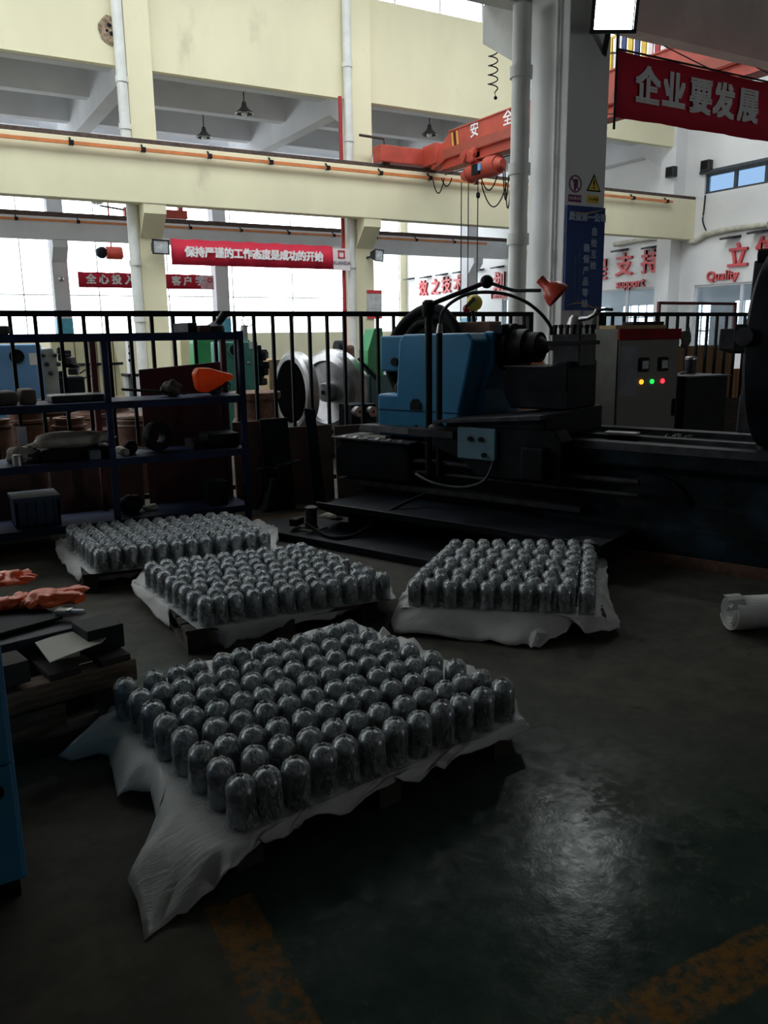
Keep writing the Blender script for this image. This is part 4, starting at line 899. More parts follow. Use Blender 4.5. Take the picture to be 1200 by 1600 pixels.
tag(MB(CM).cbox((.30, .16, 1.593), (.60, .22, .035), .03).build('wood_plank', mat('pale_plank', (.36, .25, .12), .8, var=.25, stretch=(1, 8, 8))), 'pale wooden plank lying on the control cabinet', 'plank')
tag(MB(CM).cbox((.42, .16, 1.626), (.36, .16, .03), -.02).build('black_block', BLACK, bevel=.005), 'flat black block on the plank over the control cabinet', 'block')
bb = thing('black_box_stand', 'black steel stand with a can on top beside the control cabinet', 'stand', (6.68, 5.50, 0), math.radians(-6)); BM = WM[bb.name]
MB(BM).box(-.26, .28, -.2, .25, 0, 1.12).build('stand_body', BLACK, bb, bevel=.01)
MB(BM).box(-.27, .30, -.22, .27, 1.12, 1.135).build('stand_top', DSTEEL, bb)
cn = AY(1077, 599, 5.7)
cnt = thing('tea_can', 'small grey metal can with a lid on the black stand', 'can', (cn.x, 5.7, 1.135))
MB().lathe([(.052, 0), (.055, .01), (.055, .135), (.05, .14)], c=(cn.x, 5.7, 1.135), n=20).build('can_body', DSTEEL, cnt, smooth=40)
MB().lathe([(.056, .135), (.057, .155), (.045, .168), (0, .17)], c=(cn.x, 5.7, 1.135), n=20).build('lid', STEEL, cnt, smooth=40)
tag(MB().bar((cn.x-.25, 5.62, 1.143), (cn.x-.07, 5.68, 1.15), .03, .014).build('file_tool', DSTEEL), 'thin dark file lying beside the can on the black stand', 'file')
tag(MB().lathe([(.05, 0), (.07, .006), (.05, .012), (.02, .012)], c=(cn.x-.36, 5.6, 1.135), n=18).build('saucer', CANVAS, smooth=40), 'small pale dish at the edge of the black stand', 'dish')
# cloth hanging on the fence, wire mesh screen behind it
gl = AY(1067, 522, YFN)
tag(MB().ball((gl.x, YFN-.055, gl.z-.06), .10, .9, .28, 1.2, wob=.7, seed=9).build('hanging_glove', CLOTHD, smooth=60), 'dark work glove hung on the fence right of the control cabinet', 'glove')
ms = thing('mesh_screen', 'rust red framed wire mesh screen standing behind the fence', 'screen', (10.4, 8.5, 0))
a = AY(1030, 472, 8.5); b = AY(1149, 472, 8.5)
for x in (a.x, b.x): MB().box(x-.02, x+.02, 8.48, 8.52, 0, 1.97).build('frame_post', MAROON, ms)
for z in (.15, 1.95): MB().box(a.x, b.x, 8.48, 8.52, z-.02, z+.02).build('frame_rail', MAROON, ms)
wm = MB(); W = b.x-a.x; Hh = 1.8; st_ = .055
k = -Hh
while k < W:
    for sgn in (1, -1):
        u0, u1 = max(0, k), min(W, k+Hh)
        if u1 > u0:
            za, zb = (u0-k, u1-k)
            if sgn < 0: za, zb = Hh-za, Hh-zb
            wm.cyl((a.x+u0, 8.5, .15+za), (a.x+u1, 8.5, .15+zb), .0028, n=3, caps=False)
    k += st_
o = wm.build('wire_mesh', MESHW, ms); o['kind'] = 'stuff'
# ================================================================== BLUE CABINET, STACK, GLOVES, ROLL
bc = thing('blue_cabinet', 'blue painted steel cabinet cut by the frame edge, beside the wooden stack', 'cabinet', (-.12, 2.56, 0))
MB().box(-.50, .155, 2.30, 2.82, .06, 1.60).build('cabinet_body', CABBLUE, bc, bevel=.008)
MB().box(-.48, .135, 2.32, 2.80, 0, .06).build('plinth', BLACK, bc)
for z0_, z1_ in ((.08, .42), (.43, .80), (.81, 1.58)):
    d = MB().box(-.485, .145, 2.285, 2.30, z0_, z1_).build('drawer_front', CABBLUE, bc, bevel=.005)
    MB().lathe([(.012, 0), (.012, .01), (.02, .014), (.02, .026), (0, .03)], c=(.10, 2.285, z1_-.06), ax=(0, -1, 0), n=12).build('knob', BLACK, d, smooth=40)
SR = math.radians(11); so = V((.70, 3.20, 0))
sp = thing('timber_pallet_stack', 'rough dark timber pallet beside the blue cabinet carrying steel offcuts', 'pallet', so, SR); SM = WM[sp.name]
for y in (0, .32, .64): 
    MB(SM).box(-1.0, .0, y, y+.10, .20, .29).build('timber', WOOD, sp, bevel=.006)
    MB(SM).box(-1.0, .0, y, y+.10, .0, .07).build('timber', WOODD, sp, bevel=.006)
for x in (-.98, -.62, -.34, -.14):
    MB(SM).box(x, x+.12, .01, .74, .29, .315).build('deck_board', WOODD, sp)
for x in (-.96, -.56, -.14):
    for y in (.0, .62): MB(SM).box(x, x+.13, y, y+.12, .07, .20).build('block', WOODD, sp, bevel=.006)
MB(SM).box(-.64, -.30, -.012, .0, .10, .195).build('facing_board', WOOD, sp)
zd = .315
def plate(label, x0, x1, y0, y1, z, h, mt, rz=0, name='steel_offcut', cat='steel plate'):
    return tag(MB(SM).cbox(((x0+x1)/2, (y0+y1)/2, z+h/2), (x1-x0, y1-y0, h), rz).build(name, mt, bevel=.004), label, cat)
plate('dark square steel block on the outer corner of the timber pallet', -.15, -.0, .10, .27, zd, .10, BLACK)
plate('flat dark steel plate at the back of the timber pallet', -.62, -.02, .27, .72, zd, .07, DSTEEL)
plate('dark steel plate near the blue cabinet on the timber pallet', -.98, -.66, .22, .70, zd, .08, DSTEEL)
plate('thin dark plate overlapping the others under the orange gloves', -.78, -.16, .34, .66, zd+.08, .014, CASTBLK, .12)
plate('brown wooden block at the front of the timber pallet near the blue cabinet', -.58, -.41, .0, .14, zd, .085, WOODD, name='wood_block', cat='wood block')
q = [AZ(x, y, zd+.055) for x, y in ((55, 1005), (118, 983), (166, 997), (158, 1005), (78, 1036))]
cd = MB(); cd.add(q+[p+V((0, 0, .004)) for p in q], [(4, 3, 2, 1, 0), (5, 6, 7, 8, 9)]+[(k, (k+1) % 5, 5+(k+1) % 5, 5+k) for k in range(5)])
cd.box(q[0].x+.05, q[0].x+.15, q[0].y-.09, q[0].y-.02, zd, zd+.05)
tag(cd.build('grey_card_sheet', CARDB), 'pale grey card sheet lying on the timber pallet', 'card')
def glove(name, label, px, py, z, ang, sx=1.0, seed=0):
    c = AZ(px, py, z); t = thing(name, label, 'glove', c, ang); M = WM[t.name]
    mb = MB(M); mb.ball((0, 0, .03), .080*sx, 1.2, .85, .55, wob=.75, seed=seed, n=22, m=14); mb.build('palm', ORRUB, t, smooth=70)
    MB(M).tube([(-.04, 0, .03), (-.08, .012, .032), (-.105, .0, .026), (-.13, .015, .02)], [.045, .030, .040, .034], n=12).build('cuff', ORRUB, t, smooth=60)
    for k, (yy, L) in enumerate(((-.045, .045), (-.014, .065), (.018, .05), (.046, .03))):
        MB(M).tube([(.05, yy, .03), (.05+L*.5, yy*1.3, .034), (.05+L, yy*1.5, .02)], [.018, .017, .012], n=8).build('finger', ORRUB, t, smooth=60)
    MB(M).tube([(.0, -.05, .03), (.03, -.085, .035), (.06, -.10, .025)], [.02, .018, .013], n=8).build('thumb', ORRUB, t, smooth=60)
    for o in t.children:
        for v in o.data.vertices:
            q_ = v.co*22+V((seed*4.4, 0, 0)); v.co += V((noise.noise(q_), noise.noise(q_+V((7, 0, 0))), .6*noise.noise(q_+V((0, 7, 0)))))*.011
            v.co.z = max(v.co.z*.8, .001)
    return t
zg = zd+.096
glove('rubber_glove', 'orange rubber glove in the middle of the pile on the timber pallet', 78, 945, zg, 2.9, 1.05, 1)
glove('rubber_glove', 'orange rubber glove nearest the blue cabinet, upper of the two', 14, 912, zg, .6, 1.0, 2)
glove('rubber_glove', 'orange rubber glove lying crumpled beside the blue cabinet edge', 28, 948, zg, .3, .8, 3)
tag(MB().ball(AZ(112, 930, zg)+V((0, 0, .02)), .05, 1.5, .7, .42, wob=.5, seed=12, n=16, m=9).build('orange_rag', ORRUB, smooth=60), 'small orange rubber piece beyond the glove, near the brush', 'rubber piece')
b0_, b1_ = AZ(88, 958, zg), AZ(131, 959, zg)
br = thing('paint_brush', 'paint brush with pale bristles lying in front of the orange gloves', 'brush', b0_)
dv = (b1_-b0_).normalized(); L = (b1_-b0_).length
MB().bar(b0_+V((0, 0, .012)), b0_+dv*L*.42+V((0, 0, .012)), .045, .014).build('bristles', CANVAS, br, bevel=.004)
MB().bar(b0_+dv*L*.42+V((0, 0, .012)), b0_+dv*L*.55+V((0, 0, .012)), .036, .016).build('ferrule', STEEL, br)
MB().bar(b0_+dv*L*.55+V((0, 0, .012)), b1_+V((0, 0, .012)), .02, .014).build('brush_handle', PAPER, br, bevel=.004)
# foam roll at the frame edge
rc = AZ(1183, 998, 0)
rl = thing('foam_roll', 'roll of white foam sheet lying on the floor at the frame edge', 'foam roll', (rc.x+.2, rc.y+.05, 0), math.radians(-24)); RM = WM[rl.name]
sp_ = []; 
for k in range(90):
    t = k/90*2*math.pi*5; r = .030+.068*k/90+.003*math.sin(t*2.3); sp_.append((r*math.cos(t), .102+r*math.sin(t)))
mb = MB(RM); n = len(sp_)
mb.add([(-.25, y, z) for y, z in sp_]+[(.75, y*1.02, z) for y, z in sp_], [(k, k+1, n+k+1, n+k) for k in range(n-1)])
mb.build('rolled_sheet', FOAM, rl, smooth=60, solid=.004)
fl = [(-.27-.02*(k % 2), .085*math.cos(k/5*1.5+1.2), .102+.095*math.sin(k/5*1.5+1.2)) for k in range(6)]
MB(RM).add(fl+[(-.20, y*1.04, .102+(z-.102)*1.04) for x, y, z in fl], [(k, k+1, 7+k, 6+k) for k in range(5)]).build('torn_edge', FOAM, rl, solid=.003)
# ================================================================== OVERHEAD CRANE
GX0, GX1, GZ0, GZ1 = 13.0, 13.42, 5.83, 6.63
cr = thing('overhead_crane', 'orange-red overhead crane girder with end truck and hoist crossing the hall', 'crane', (13.2, 14, 6.1))
MB().prism([(19.55, GZ0+.02), (19.55, GZ0+.20), (18.75, GZ1), (9.3, GZ1), (8.9, GZ1-.35), (8.9, GZ0+.18), (18.9, GZ0+.18)], GX0, GX1, SW).build('girder', CRANE, cr)
MB().box(GX0-.03, GX1+.03, 9.3, 18.75, GZ1, GZ1+.03).build('top_flange', CRANE, cr)
MB().box(GX0-.02, GX0+.0, 9.0, 19.0, GZ0+.20, GZ0+.42).build('web_band', mat('brown_red_band', (.34, .07, .045), .6, var=.1), cr)
MB().box(GX0+.08, GX0+.30, 9.0, 19.2, GZ0-.02, GZ0+.18).build('lower_beam', CRANE, cr)
MB().box(GX0+.0, GX0+.38, 9.0, 19.2, GZ0-.05, GZ0-.02).build('bottom_flange', CRANE, cr)
for k in range(3):
    y = 18.55-.11*k
    MB().prism([(0, GZ0+.44), (.05, GZ0+.44), (.10, GZ1-.03), (.05, GZ1-.03)], GX0-.008, GX0, Matrix.Translation((0, y, 0)) @ SW).build('warning_stripe', YELL if k != 1 else BLACK, cr)
for i, ch in enumerate('安全生产'):
    y = (17.65, 16.35, 15.05, 12.35)[i]
    text('lettering', ch, .36, face_negX((GX0-.012, y, GZ0+.62)), LETTER, cr, ext=.003, bold=.006)
et = MB().box(11.62, 13.5, 19.9, 20.32, BZ1+.14, BZ1+.56).build('end_truck', CRANE, cr, bevel=.02)
MB().box(12.95, 13.5, 19.3, 19.95, BZ1+.10, BZ1+.62).build('truck_gusset', CRANE, cr, bevel=.02)
for x in (11.9, 13.2): MB().cyl((x, 20.02, BZ1+.20), (x, 20.20, BZ1+.20), .11, n=18).build('truck_wheel', RUSTRAIL, et, smooth=40)
MB().tube([(11.05, 20.0, BZ1+.74), (11.78, 20.0, BZ1+.72), (11.8, 20.0, BZ1+.56)], .035, n=6).build('limit_arm', RUSTRAIL, cr)
MB().box(12.2, 14.3, 8.42, 8.68, 5.83, 6.2).build('end_truck', CRANE, cr, bevel=.02)
MB().box(GX0, GX1, 8.6, 9.1, 5.85, 6.3).build('truck_gusset', CRANE, cr)
hy = 17.55
hs = MB().cyl((GX0+.05, hy-.45, 5.50), (GX0+.05, hy+.30, 5.50), .20, n=20).build('hoist_drum', CRANE, cr, smooth=40)
MB().cyl((GX0+.05, hy-.82, 5.52), (GX0+.05, hy-.45, 5.52), .22, .25, n=20).build('hoist_motor', CRANE, hs, smooth=40)
MB().cyl((GX0+.05, hy-.98, 5.52), (GX0+.05, hy-.82, 5.52), .10, .18, n=20).build('motor_cap', CRANE, hs, smooth=40)
MB().cyl((GX0+.05, hy+.30, 5.48), (GX0+.05, hy+.60, 5.48), .22, .12, n=20).build('gear_cover', CRANE, hs, smooth=40)
MB().box(GX0-.18, GX0-.10, hy-.30, hy-.02, 5.38, 5.62).build('rope_guide', BLACK, hs)
MB().box(GX0-.20, GX0-.16, hy-.42, hy-.30, 5.44, 5.60).build('rating_plate', MBLUE2, hs)
tr = MB().box(GX0-.08, GX0+.40, hy+.0, hy+.55, 5.78, 6.05).build('trolley', CRANE, cr, bevel=.03)
for y in (hy+.1, hy+.45): MB().cyl((GX0-.12, y, 5.90), (GX0-.02, y, 5.90), .12, n=18).build('trolley_wheel', CRANE, tr, smooth=40)
MB().box(GX0-.14, GX0+.2, hy+.0, hy+.24, 5.70, 6.0).build('trolley_motor', CRANE, tr, bevel=.05)
for k, (px, top) in enumerate(((721, 285), (732, 285), (747, 275))):
    p = AX(px, top, GX0+.02)
    MB().cyl((p.x, p.y, p.z), (p.x, p.y, 1.9), .014, n=6).build('hoist_rope', BLACK, cr)
ph = AX(747, 310, GX0+.02)
MB().lathe([(.02, 0), (.05, .03), (.05, .12), (.02, .15)], c=(ph.x, ph.y, ph.z), n=12).build('rope_weight', BLACK, cr, smooth=40)
def loop(px0, px1, ytop, ybot, X):
    a = AX(px0, ytop, X); b = AX(px1, ytop, X); m_ = AX((px0+px1)/2, ybot, X)
    return [a+(b-a)*t+V((0, 0, -(a.z+b.z)/2+(a.z+b.z)/2))+V((0, 0, (m_.z-(a.z+b.z)/2)*math.sin(math.pi*t)**.8)) for t in [k/18 for k in range(19)]]
for px0, px1, yt, yb in ((676, 694, 278, 302), (690, 706, 278, 291), (750, 778, 270, 297), (752, 792, 285, 323), (786, 796, 258, 312), (789, 800, 262, 325)):
    MB().tube(loop(px0, px1, yt, yb, GX0+.25), .016, n=6).build('festoon_cable', BLKRUB, cr, smooth=60)
MB().cyl((GX0+.25, 16.1, GZ0-.12), (GX0+.25, 19.3, GZ0-.12), .012, n=6).build('festoon_wire', BLACK, cr)
# spiral cord from the near beam
hx, hyy = AY(771, 60, 8.9).x, 8.9
spn = []; zt_, zb_ = 5.9, AY(770, 140, 8.9).z
for k in range(220):
    t = k/219; z = zt_+(zb_-zt_)*t; a = t*2*math.pi*13; r = .045+.015*t
    spn.append((hx+r*math.cos(a), hyy+r*math.sin(a), z))
spn += [(hx+.03, hyy, zb_-.03), (hx+.045, hyy, zb_-.075)]
sp = thing('spiral_cord', 'black coiled cord dangling beside the big column', 'cord', (hx, hyy, zb_))
MB().tube(spn, .008, n=5).build('coil', BLKRUB, sp, smooth=60)
MB().ball((hx+.045, hyy, zb_-.09), .022).build('plug_end', BLACK, sp, smooth=60)
# coloured bars of the girder's handrail, glimpsed above the banner
NAVY = mat('navy_bar', (.03, .05, .16), .5)
for k in range(10):
    p = AX(953+k*10.5, 95, GX1-.05)
    MB().box(GX1-.07, GX1-.03, p.y-.06, p.y+.06, GZ1+.03, GZ1+.75).build('handrail_bar', [YELL, PAPER, NAVY, YELL, NAVY, YELL, PAPER, REDP, PAPER, YELL][k], cr)
MB().box(GX1-.07, GX1-.03, AX(1052, 95, GX1).y, AX(948, 95, GX1).y, GZ1+.75, GZ1+.80).build('handrail', YELL, cr)
# ================================================================== BANNERS
def banner(name, label, Y, x0, x1, z0, z1, s, size, bold, mtx=REDBAN, sx=None, cx=None, spacing=None, wave=.02, cz=None):
    t = thing(name, label, 'banner', ((x0+x1)/2, Y, z0)); mb = MB(); n = 40; vs = []; fs = []
    for k in range(n+1):
        x = x0+(x1-x0)*k/n; w = wave*math.sin(k*.9)+wave*.6*math.sin(k*2.3)
        vs += [(x, Y+w*.3, z1-wave*abs(math.sin(k*.5))), (x, Y+w, (z0+z1)/2), (x, Y+w*1.2, z0)]
    for k in range(n): fs += [(3*k, 3*k+3, 3*k+4, 3*k+1), (3*k+1, 3*k+4, 3*k+5, 3*k+2)]
    mb.add(vs, fs).build('banner_cloth', mtx, t, smooth=60, solid=.006)
    for x, q in ((x0, -.35), (x1, .35)):
        for z in (z0+.03, z1-.03): MB().bar((x, Y, z), (x+q, Y+(.17 if Y > 19 else .3), z+.02), .012).build('tie_cord', LETTER, t)
    if s:
        xs_ = spacing
        for ch, x in zip(s, xs_): text('lettering', ch, size, face_negY((x, Y-wave*1.4-.008, cz or (z0+z1)/2)), LETTER, t, ext=.002, bold=bold)
    return t
a = AY(266, 372, 20.35); b = AY(266, 412, 20.35); c = AY(519, 380, 20.35); d = AY(546, 381, 20.35)
bx0 = AY(288, 390, 20.35).x; bx1 = AY(504, 397, 20.35).x
S1 = '保持严谨的工作态度是成功的开始'
bn = banner('slogan_banner', 'red banner with white slogan strung between two cream columns', 20.35, a.x, c.x, b.z-.02, a.z, S1, (bx1-bx0)/len(S1)*1.02, .012, spacing=[bx0+(bx1-bx0)*(k+.5)/len(S1) for k in range(len(S1))], cz=b.z-.02+(a.z-b.z)*.50)
MB().box(c.x, d.x, 20.34, 20.348, b.z-.03, a.z-.06).build('white_end_panel', PINKL, bn)
lg = V(((c.x+d.x)/2, 20.33, (a.z+b.z)/2+.08))
for z in (-.085, .085): MB().box(lg.x-.10, lg.x+.10, 20.325, 20.335, lg.z+z-.018, lg.z+z+.018).build('emblem_bar', SIGNRED, bn)
for x in (-.085, .085): MB().box(lg.x+x-.018, lg.x+x+.018, 20.325, 20.335, lg.z-.10, lg.z+.10).build('emblem_bar', SIGNRED, bn)
text('lettering', 'XUANDA', .125, face_negY((lg.x, 20.33, lg.z-.22)), mat('grey_print', (.25, .22, .25), .6), bn, ext=.002, bold=.003)
a = AY(121, 424, 30.2); b = AY(122, 448, 30.2); c = AY(312, 427, 30.2); d = AY(333, 428, 30.2)
S2 = '全心投入服务客户'
bx0 = AY(132, 436, 30.2).x; bx1 = AY(303, 438, 30.2).x
xs2 = [AY(px, 436, 30.2).x for px in (142, 162, 182, 202, 224, 248, 275, 293)]
bn2 = banner('slogan_banner', 'smaller far red banner partly hidden behind a cream column', 30.2, a.x, c.x, b.z-.02, a.z, S2, .34, .012, spacing=xs2)
MB().box(c.x, d.x, 30.19, 30.2, b.z-.02, a.z-.03).build('pink_end_panel', mat('pink_panel', (.78, .45, .52), .7), bn2)
text('lettering', '学', .34, face_negY((AY(312, 437, 30.15).x, 30.15, (a.z+b.z)/2)), LETTER, bn2, ext=.002, bold=.01)
lg = V(((c.x+d.x)/2+.1, 30.17, (a.z+b.z)/2+.05))
MB().lathe([(.05, 0), (.09, 0), (.09, .01), (.05, .01), (.05, 0)], c=lg, ax=(0, -1, 0), n=14).build('emblem_ring', SIGNRED, bn2)
a = AY(966, 78, 7.2); b = AY(964, 183, 7.2)
x1b = 12.8
xs3 = [AY(px, py, 7.18).x for px, py in ((1012, 138), (1053, 143), (1095, 150), (1131, 157), (1169, 165))]
bn3 = banner('overhead_banner', 'big dark red banner with five white characters hanging under the near beam', 7.2, a.x, x1b, b.z, a.z, '企业要发展', .40, .016, spacing=xs3, wave=.012, cz=(a.z+b.z)/2+.0)
MB().cyl((a.x-.015, 7.2, b.z-.13), (a.x-.015, 7.2, a.z+.28), .014, n=8).build('hanging_rod', DSTEEL, bn3)
MB().cyl((a.x-.02, 7.2, a.z+.01), (x1b, 7.2, a.z+.01), .012, n=8).build('top_rod', DSTEEL, bn3)
for x in (8.8, 10.6, 12.4): MB().bar((x, 7.2, a.z), (x, 7.97, 5.05), .012).build('tie_wire', BLACK, bn3)
# ================================================================== SIGNS ON THE BIG COLUMN
yb = C0Y0-.012
a = AY(884, 320, yb); b = AY(942, 485, yb); bx0_, bx1_ = C0X0+.02, C0X1-.005
bd = thing('blue_board', 'tall dark blue notice board with pale vertical characters on the big column', 'board', ((bx0_+bx1_)/2, yb, b.z))
MB().box(bx0_, bx1_, C0Y0-.025, C0Y0, b.z, a.z).build('board_panel', SIGNBLUE, bd)
yt = C0Y0-.029
text('lettering', '质量第一公司', .094, face_negY(((bx0_+bx1_)/2+.02, yt, a.z-.12)), BDTEXT, bd, ext=.001, bold=.004)
for s, fx, zz, sz in (('自检互检', .72, a.z-.27, .095), ('确保产品零缺点', .53, a.z-.45, .095)):
    for k, ch in enumerate(s): text('lettering', ch, sz, face_negY((bx0_+(bx1_-bx0_)*fx, yt, zz-k*.122)), BDTEXT, bd, ext=.001, bold=.003)
for fx, zz, nn in ((.34, a.z-.34, 22), (.24, a.z-.42, 20)):
    text('lettering', '\n'.join('以质量求生存以管理求效益以创新求发展员工'[:nn]), .034, face_negY((bx0_+(bx1_-bx0_)*fx, yt, zz-.42)), mat('dim_blue_print', (.10, .17, .32), .6), bd, ext=.001, line=.95)
for z0_, am in ((b.z+.05, .03), (a.z-.06, -.02)):
    pts = [(bx0_+.04+(bx1_-bx0_-.06)*t, yt, z0_+am*math.sin(t*5)+.08*max(0, t-.75)) for t in [k/16 for k in range(17)]]
    MB().tube(pts, [.002+.006*math.sin(math.pi*k/16) for k in range(17)], n=5).build('gold_curve', GOLD, bd)
c1 = AY(900, 287, yb)
ns = thing('no_touching_sign', 'round prohibition sign with purple caption on the big column', 'sign', (c1.x, yb, c1.z))
MB().lathe([(.078, 0), (.092, 0), (.092, .004), (.078, .004), (.078, 0)], c=(c1.x, C0Y0-.001, c1.z), ax=(0, -1, 0), n=28).build('ring', PURP, ns)
MB().cbox((c1.x, C0Y0-.003, c1.z), (.17, .003, .013), M=Matrix.Rotation(.8, 3, 'Y')).build('slash', PURP, ns)
MB().cbox((c1.x+.01, C0Y0-.002, c1.z+.01), (.055, .003, .08)).cbox((c1.x+.0, C0Y0-.002, c1.z-.045), (.03, .003, .05), M=Matrix.Rotation(.3, 3, 'Y')).build('hand_mark', PURP, ns)
MB().box(c1.x-.095, c1.x+.095, C0Y0-.004, C0Y0, c1.z-.19, c1.z-.115).build('caption_plate', PURP, ns)
text('lettering', '禁止戴手套', .034, face_negY((c1.x, C0Y0-.0055, c1.z-.152)), LETTER, ns, ext=.0008)
c2_ = AY(929, 287, yb)
wsn = thing('warning_sign', 'yellow triangular warning sign with caption on the big column', 'sign', (c2_.x, yb, c2_.z))
def tri(r): return [(c2_.x+r*math.sin(a_), c2_.z-.02+r*math.cos(a_)) for a_ in (0, 2*math.pi/3, 4*math.pi/3)]
MB().prism(tri(.125), C0Y0-.003, C0Y0).build('border', BLACK, wsn)
MB().prism(tri(.095), C0Y0-.005, C0Y0-.002).build('yellow_face', YELL, wsn)
text('lettering', '!', .13, face_negY((c2_.x, C0Y0-.006, c2_.z-.012)), BLACK, wsn, ext=.0008, bold=.003)
MB().box(c2_.x-.095, c2_.x+.085, C0Y0-.004, C0Y0, c2_.z-.205, c2_.z-.125).build('caption_plate', YELL, wsn)
text('lettering', '当心机械', .036, face_negY((c2_.x-.005, C0Y0-.0055, c2_.z-.165)), BLACK, wsn, ext=.0008)
# ================================================================== FLOODLIGHTS
def floodlight(label, p, face, lit=False, sz=1.0, mount=None, lens=None):
    t = thing('floodlight', label, 'floodlight', p); f = V(face).normalized(); R = f.to_track_quat('-Y', 'Z').to_matrix()
    T = Matrix.Translation(V(p)) @ R.to_4x4() @ Matrix.Scale(sz, 4)
    def B(x0, x1, y0, y1, z0, z1): m_ = MB(T); return m_.box(x0, x1, y0, y1, z0, z1)
    m_ = MB(T); m_.add([(-.2, -.06, -.15), (.2, -.06, -.15), (.2, -.06, .15), (-.2, -.06, .15), (-.14, .10, -.10), (.14, .10, -.10), (.14, .10, .10), (-.14, .10, .10)],
                      [(3, 2, 1, 0), (4, 5, 6, 7), (0, 1, 5, 4), (1, 2, 6, 5), (2, 3, 7, 6), (3, 0, 4, 7)]); m_.build('housing', BLACKG, t, bevel=.01)
    for q in ((-.21, -.18, -.08, -.055, -.16, .16), (.18, .21, -.08, -.055, -.16, .16), (-.21, .21, -.08, -.055, .13, .16), (-.21, .21, -.08, -.055, -.16, -.13)): B(*q).build('bezel', BLACKG, t)
    if lit: MB(T).add([(-.17, -.06, -.125), (.17, -.06, -.125), (.17, -.06, .125), (-.17, -.06, .125), (-.155, -.078, -.112), (.155, -.078, -.112), (.155, -.078, .112), (-.155, -.078, .112)], [(7, 6, 5, 4), (0, 1, 5, 4), (1, 2, 6, 5), (2, 3, 7, 6), (3, 0, 4, 7)]).build('lens', LAMPON, t)
    else: B(-.18, .18, -.068, -.062, -.13, .13).build('lens', LAMPON if lit else (lens or mat('pale_lamp_reflector', (.62, .66, .68), .25, .3)), t)
    if mount is not None: MB().bar(V(p)+f*-.05, mount, .05).build('mount_arm', BLACKG, t)
    for k in range(4): B(-.12+k*.08-.008, -.12+k*.08+.008, .10, .14, -.09, .09).build('cooling_fin', BLACKG, t)
    return t
p = AY(249, 386, 20.2); floodlight('black floodlight on the cream column at the end of the slogan banner', (p.x, 20.2, p.z), (.25, -1, -.05), sz=1.05, mount=(p.x, 20.52, p.z))
p = AY(589, 399, 20.2); floodlight('black floodlight on the cream column with the red standpipe', (p.x, 20.2, p.z), (.5, -1, -.08), sz=1.0, mount=(p.x-.15, 20.52, p.z-.05))
p = AY(957, 22, 6.9)
lt_ = floodlight('lit white floodlight glaring at the top of the big column', (p.x, 6.9, p.z), (-.55, -1, -.25), lit=True, sz=1.15, mount=(C0X1-.08, C0Y0+.02, p.z-.25))
# ================================================================== PENDANT LAMPS
first_lamp = None
def pendant(label, p, drop, sz=1.0):
    t = thing('pendant_lamp', label, 'lamp', p, 0, 'bell shaped pendant lamps under the ribbed ceiling')
    c = V(p)
    MB().cyl(c+V((0, 0, .22*sz)), c+V((0, 0, drop)), .015, n=6).build('rod', BLACK, t)
    sh = MB().lathe([(.035, .25), (.05, .22), (.06, .15), (.12, .08), (.20, .02), (.205, 0), (.19, .0), (.11, .07), (.04, .14)] if sz == 1 else [(r*sz, z*sz) for r, z in ((.035, .25), (.05, .22), (.06, .15), (.12, .08), (.20, .02), (.205, 0), (.19, .0), (.11, .07), (.04, .14))], c=c, n=20).build('bell_shade', mat('grey_enamel_shade', (.10, .10, .10), .35, .3), t, smooth=50)
    MB().ball(c+V((0, 0, .02)), .07*sz).build('bulb', mat('frosted_bulb', (.7, .7, .7), .2), sh, smooth=60)
    return t
def lampat(px, py, Y, label, sz=1.0, ceil=8.9):
    p = AY(px, py, Y); return pendant(label, (p.x, Y, p.z), ceil-p.z, sz)
lampat(382, 178, 22.9, 'bell pendant lamp hanging nearest the cream wall, centre of the ribbed ceiling', 1.25)
lampat(319, 215, 26.5, 'bell pendant lamp farther under the ribbed ceiling, beside the one nearer the wall', 1.25)
lampat(671, 211, 23.2, 'bell pendant lamp above the crane end truck', 1.25)
lampat(1031, 214, 21.7, 'bell pendant lamp seen below the overhead banner', 1.3)
lampat(152, 318, 33.0, 'small bell pendant lamp in the glare of the far bay', 1.1, ceil=8.35)
# limit blocks and wires by the gable
for px, py, Y, lab in ((1104, 259, 17.5, 'black loudspeaker box high on the gable wall above the strip window'), (1049, 269, 22.0, 'black loudspeaker box on the gable wall beyond the crane row')):
    p = AX(px, py, XR-.12 if px > 1080 else R1[5]-.42)
    sb = thing('loudspeaker', lab, 'loudspeaker', (p.x, p.y, p.z-.15))
    MB().cbox((p.x, p.y, p.z), (.22, .34, .34)).build('speaker_box', BLACKG, sb, bevel=.02)
    MB().cbox((p.x-.112, p.y, p.z), (.006, .26, .26)).build('grille', BLKRUB, sb)
p = AX(1046, 287, XR-.3)
# ================================================================== RAISED RED LETTERS ON THE GABLE
def wall_sign(label, chars, size, latin, lsize, lpos):
    p0 = AX(chars[0][1], chars[0][2], XR)
    t = thing('wall_lettering', label, 'lettering', (XR, p0.y, p0.z))
    for ch, px, py in chars:
        p = AX(px, py, XR-.03); text('letter', ch, size, face_negX((XR-.05, p.y, p.z)), SIGNRED, t, ext=.045, bold=size*.02)
    if latin:
        p = AX(*lpos, XR-.03); text('letter', latin, lsize, face_negX((XR-.04, p.y, p.z)), SIGNRED, t, ext=.035, bold=lsize*.02)
    return t
wall_sign('big raised red character over the word quality on the white gable', [('立', 1154, 402)], .80, 'Quality', .42, (1129, 431))
wall_sign('raised red character cut by the big faceplate on the white gable', [('信', 1199, 391)], .80, None, 0, None)
wall_sign('raised red characters and the word support just right of the blue board', [('程', 937, 424), ('支', 976, 416), ('持', 1017, 411)], .86, 'support', .44, (985, 443))
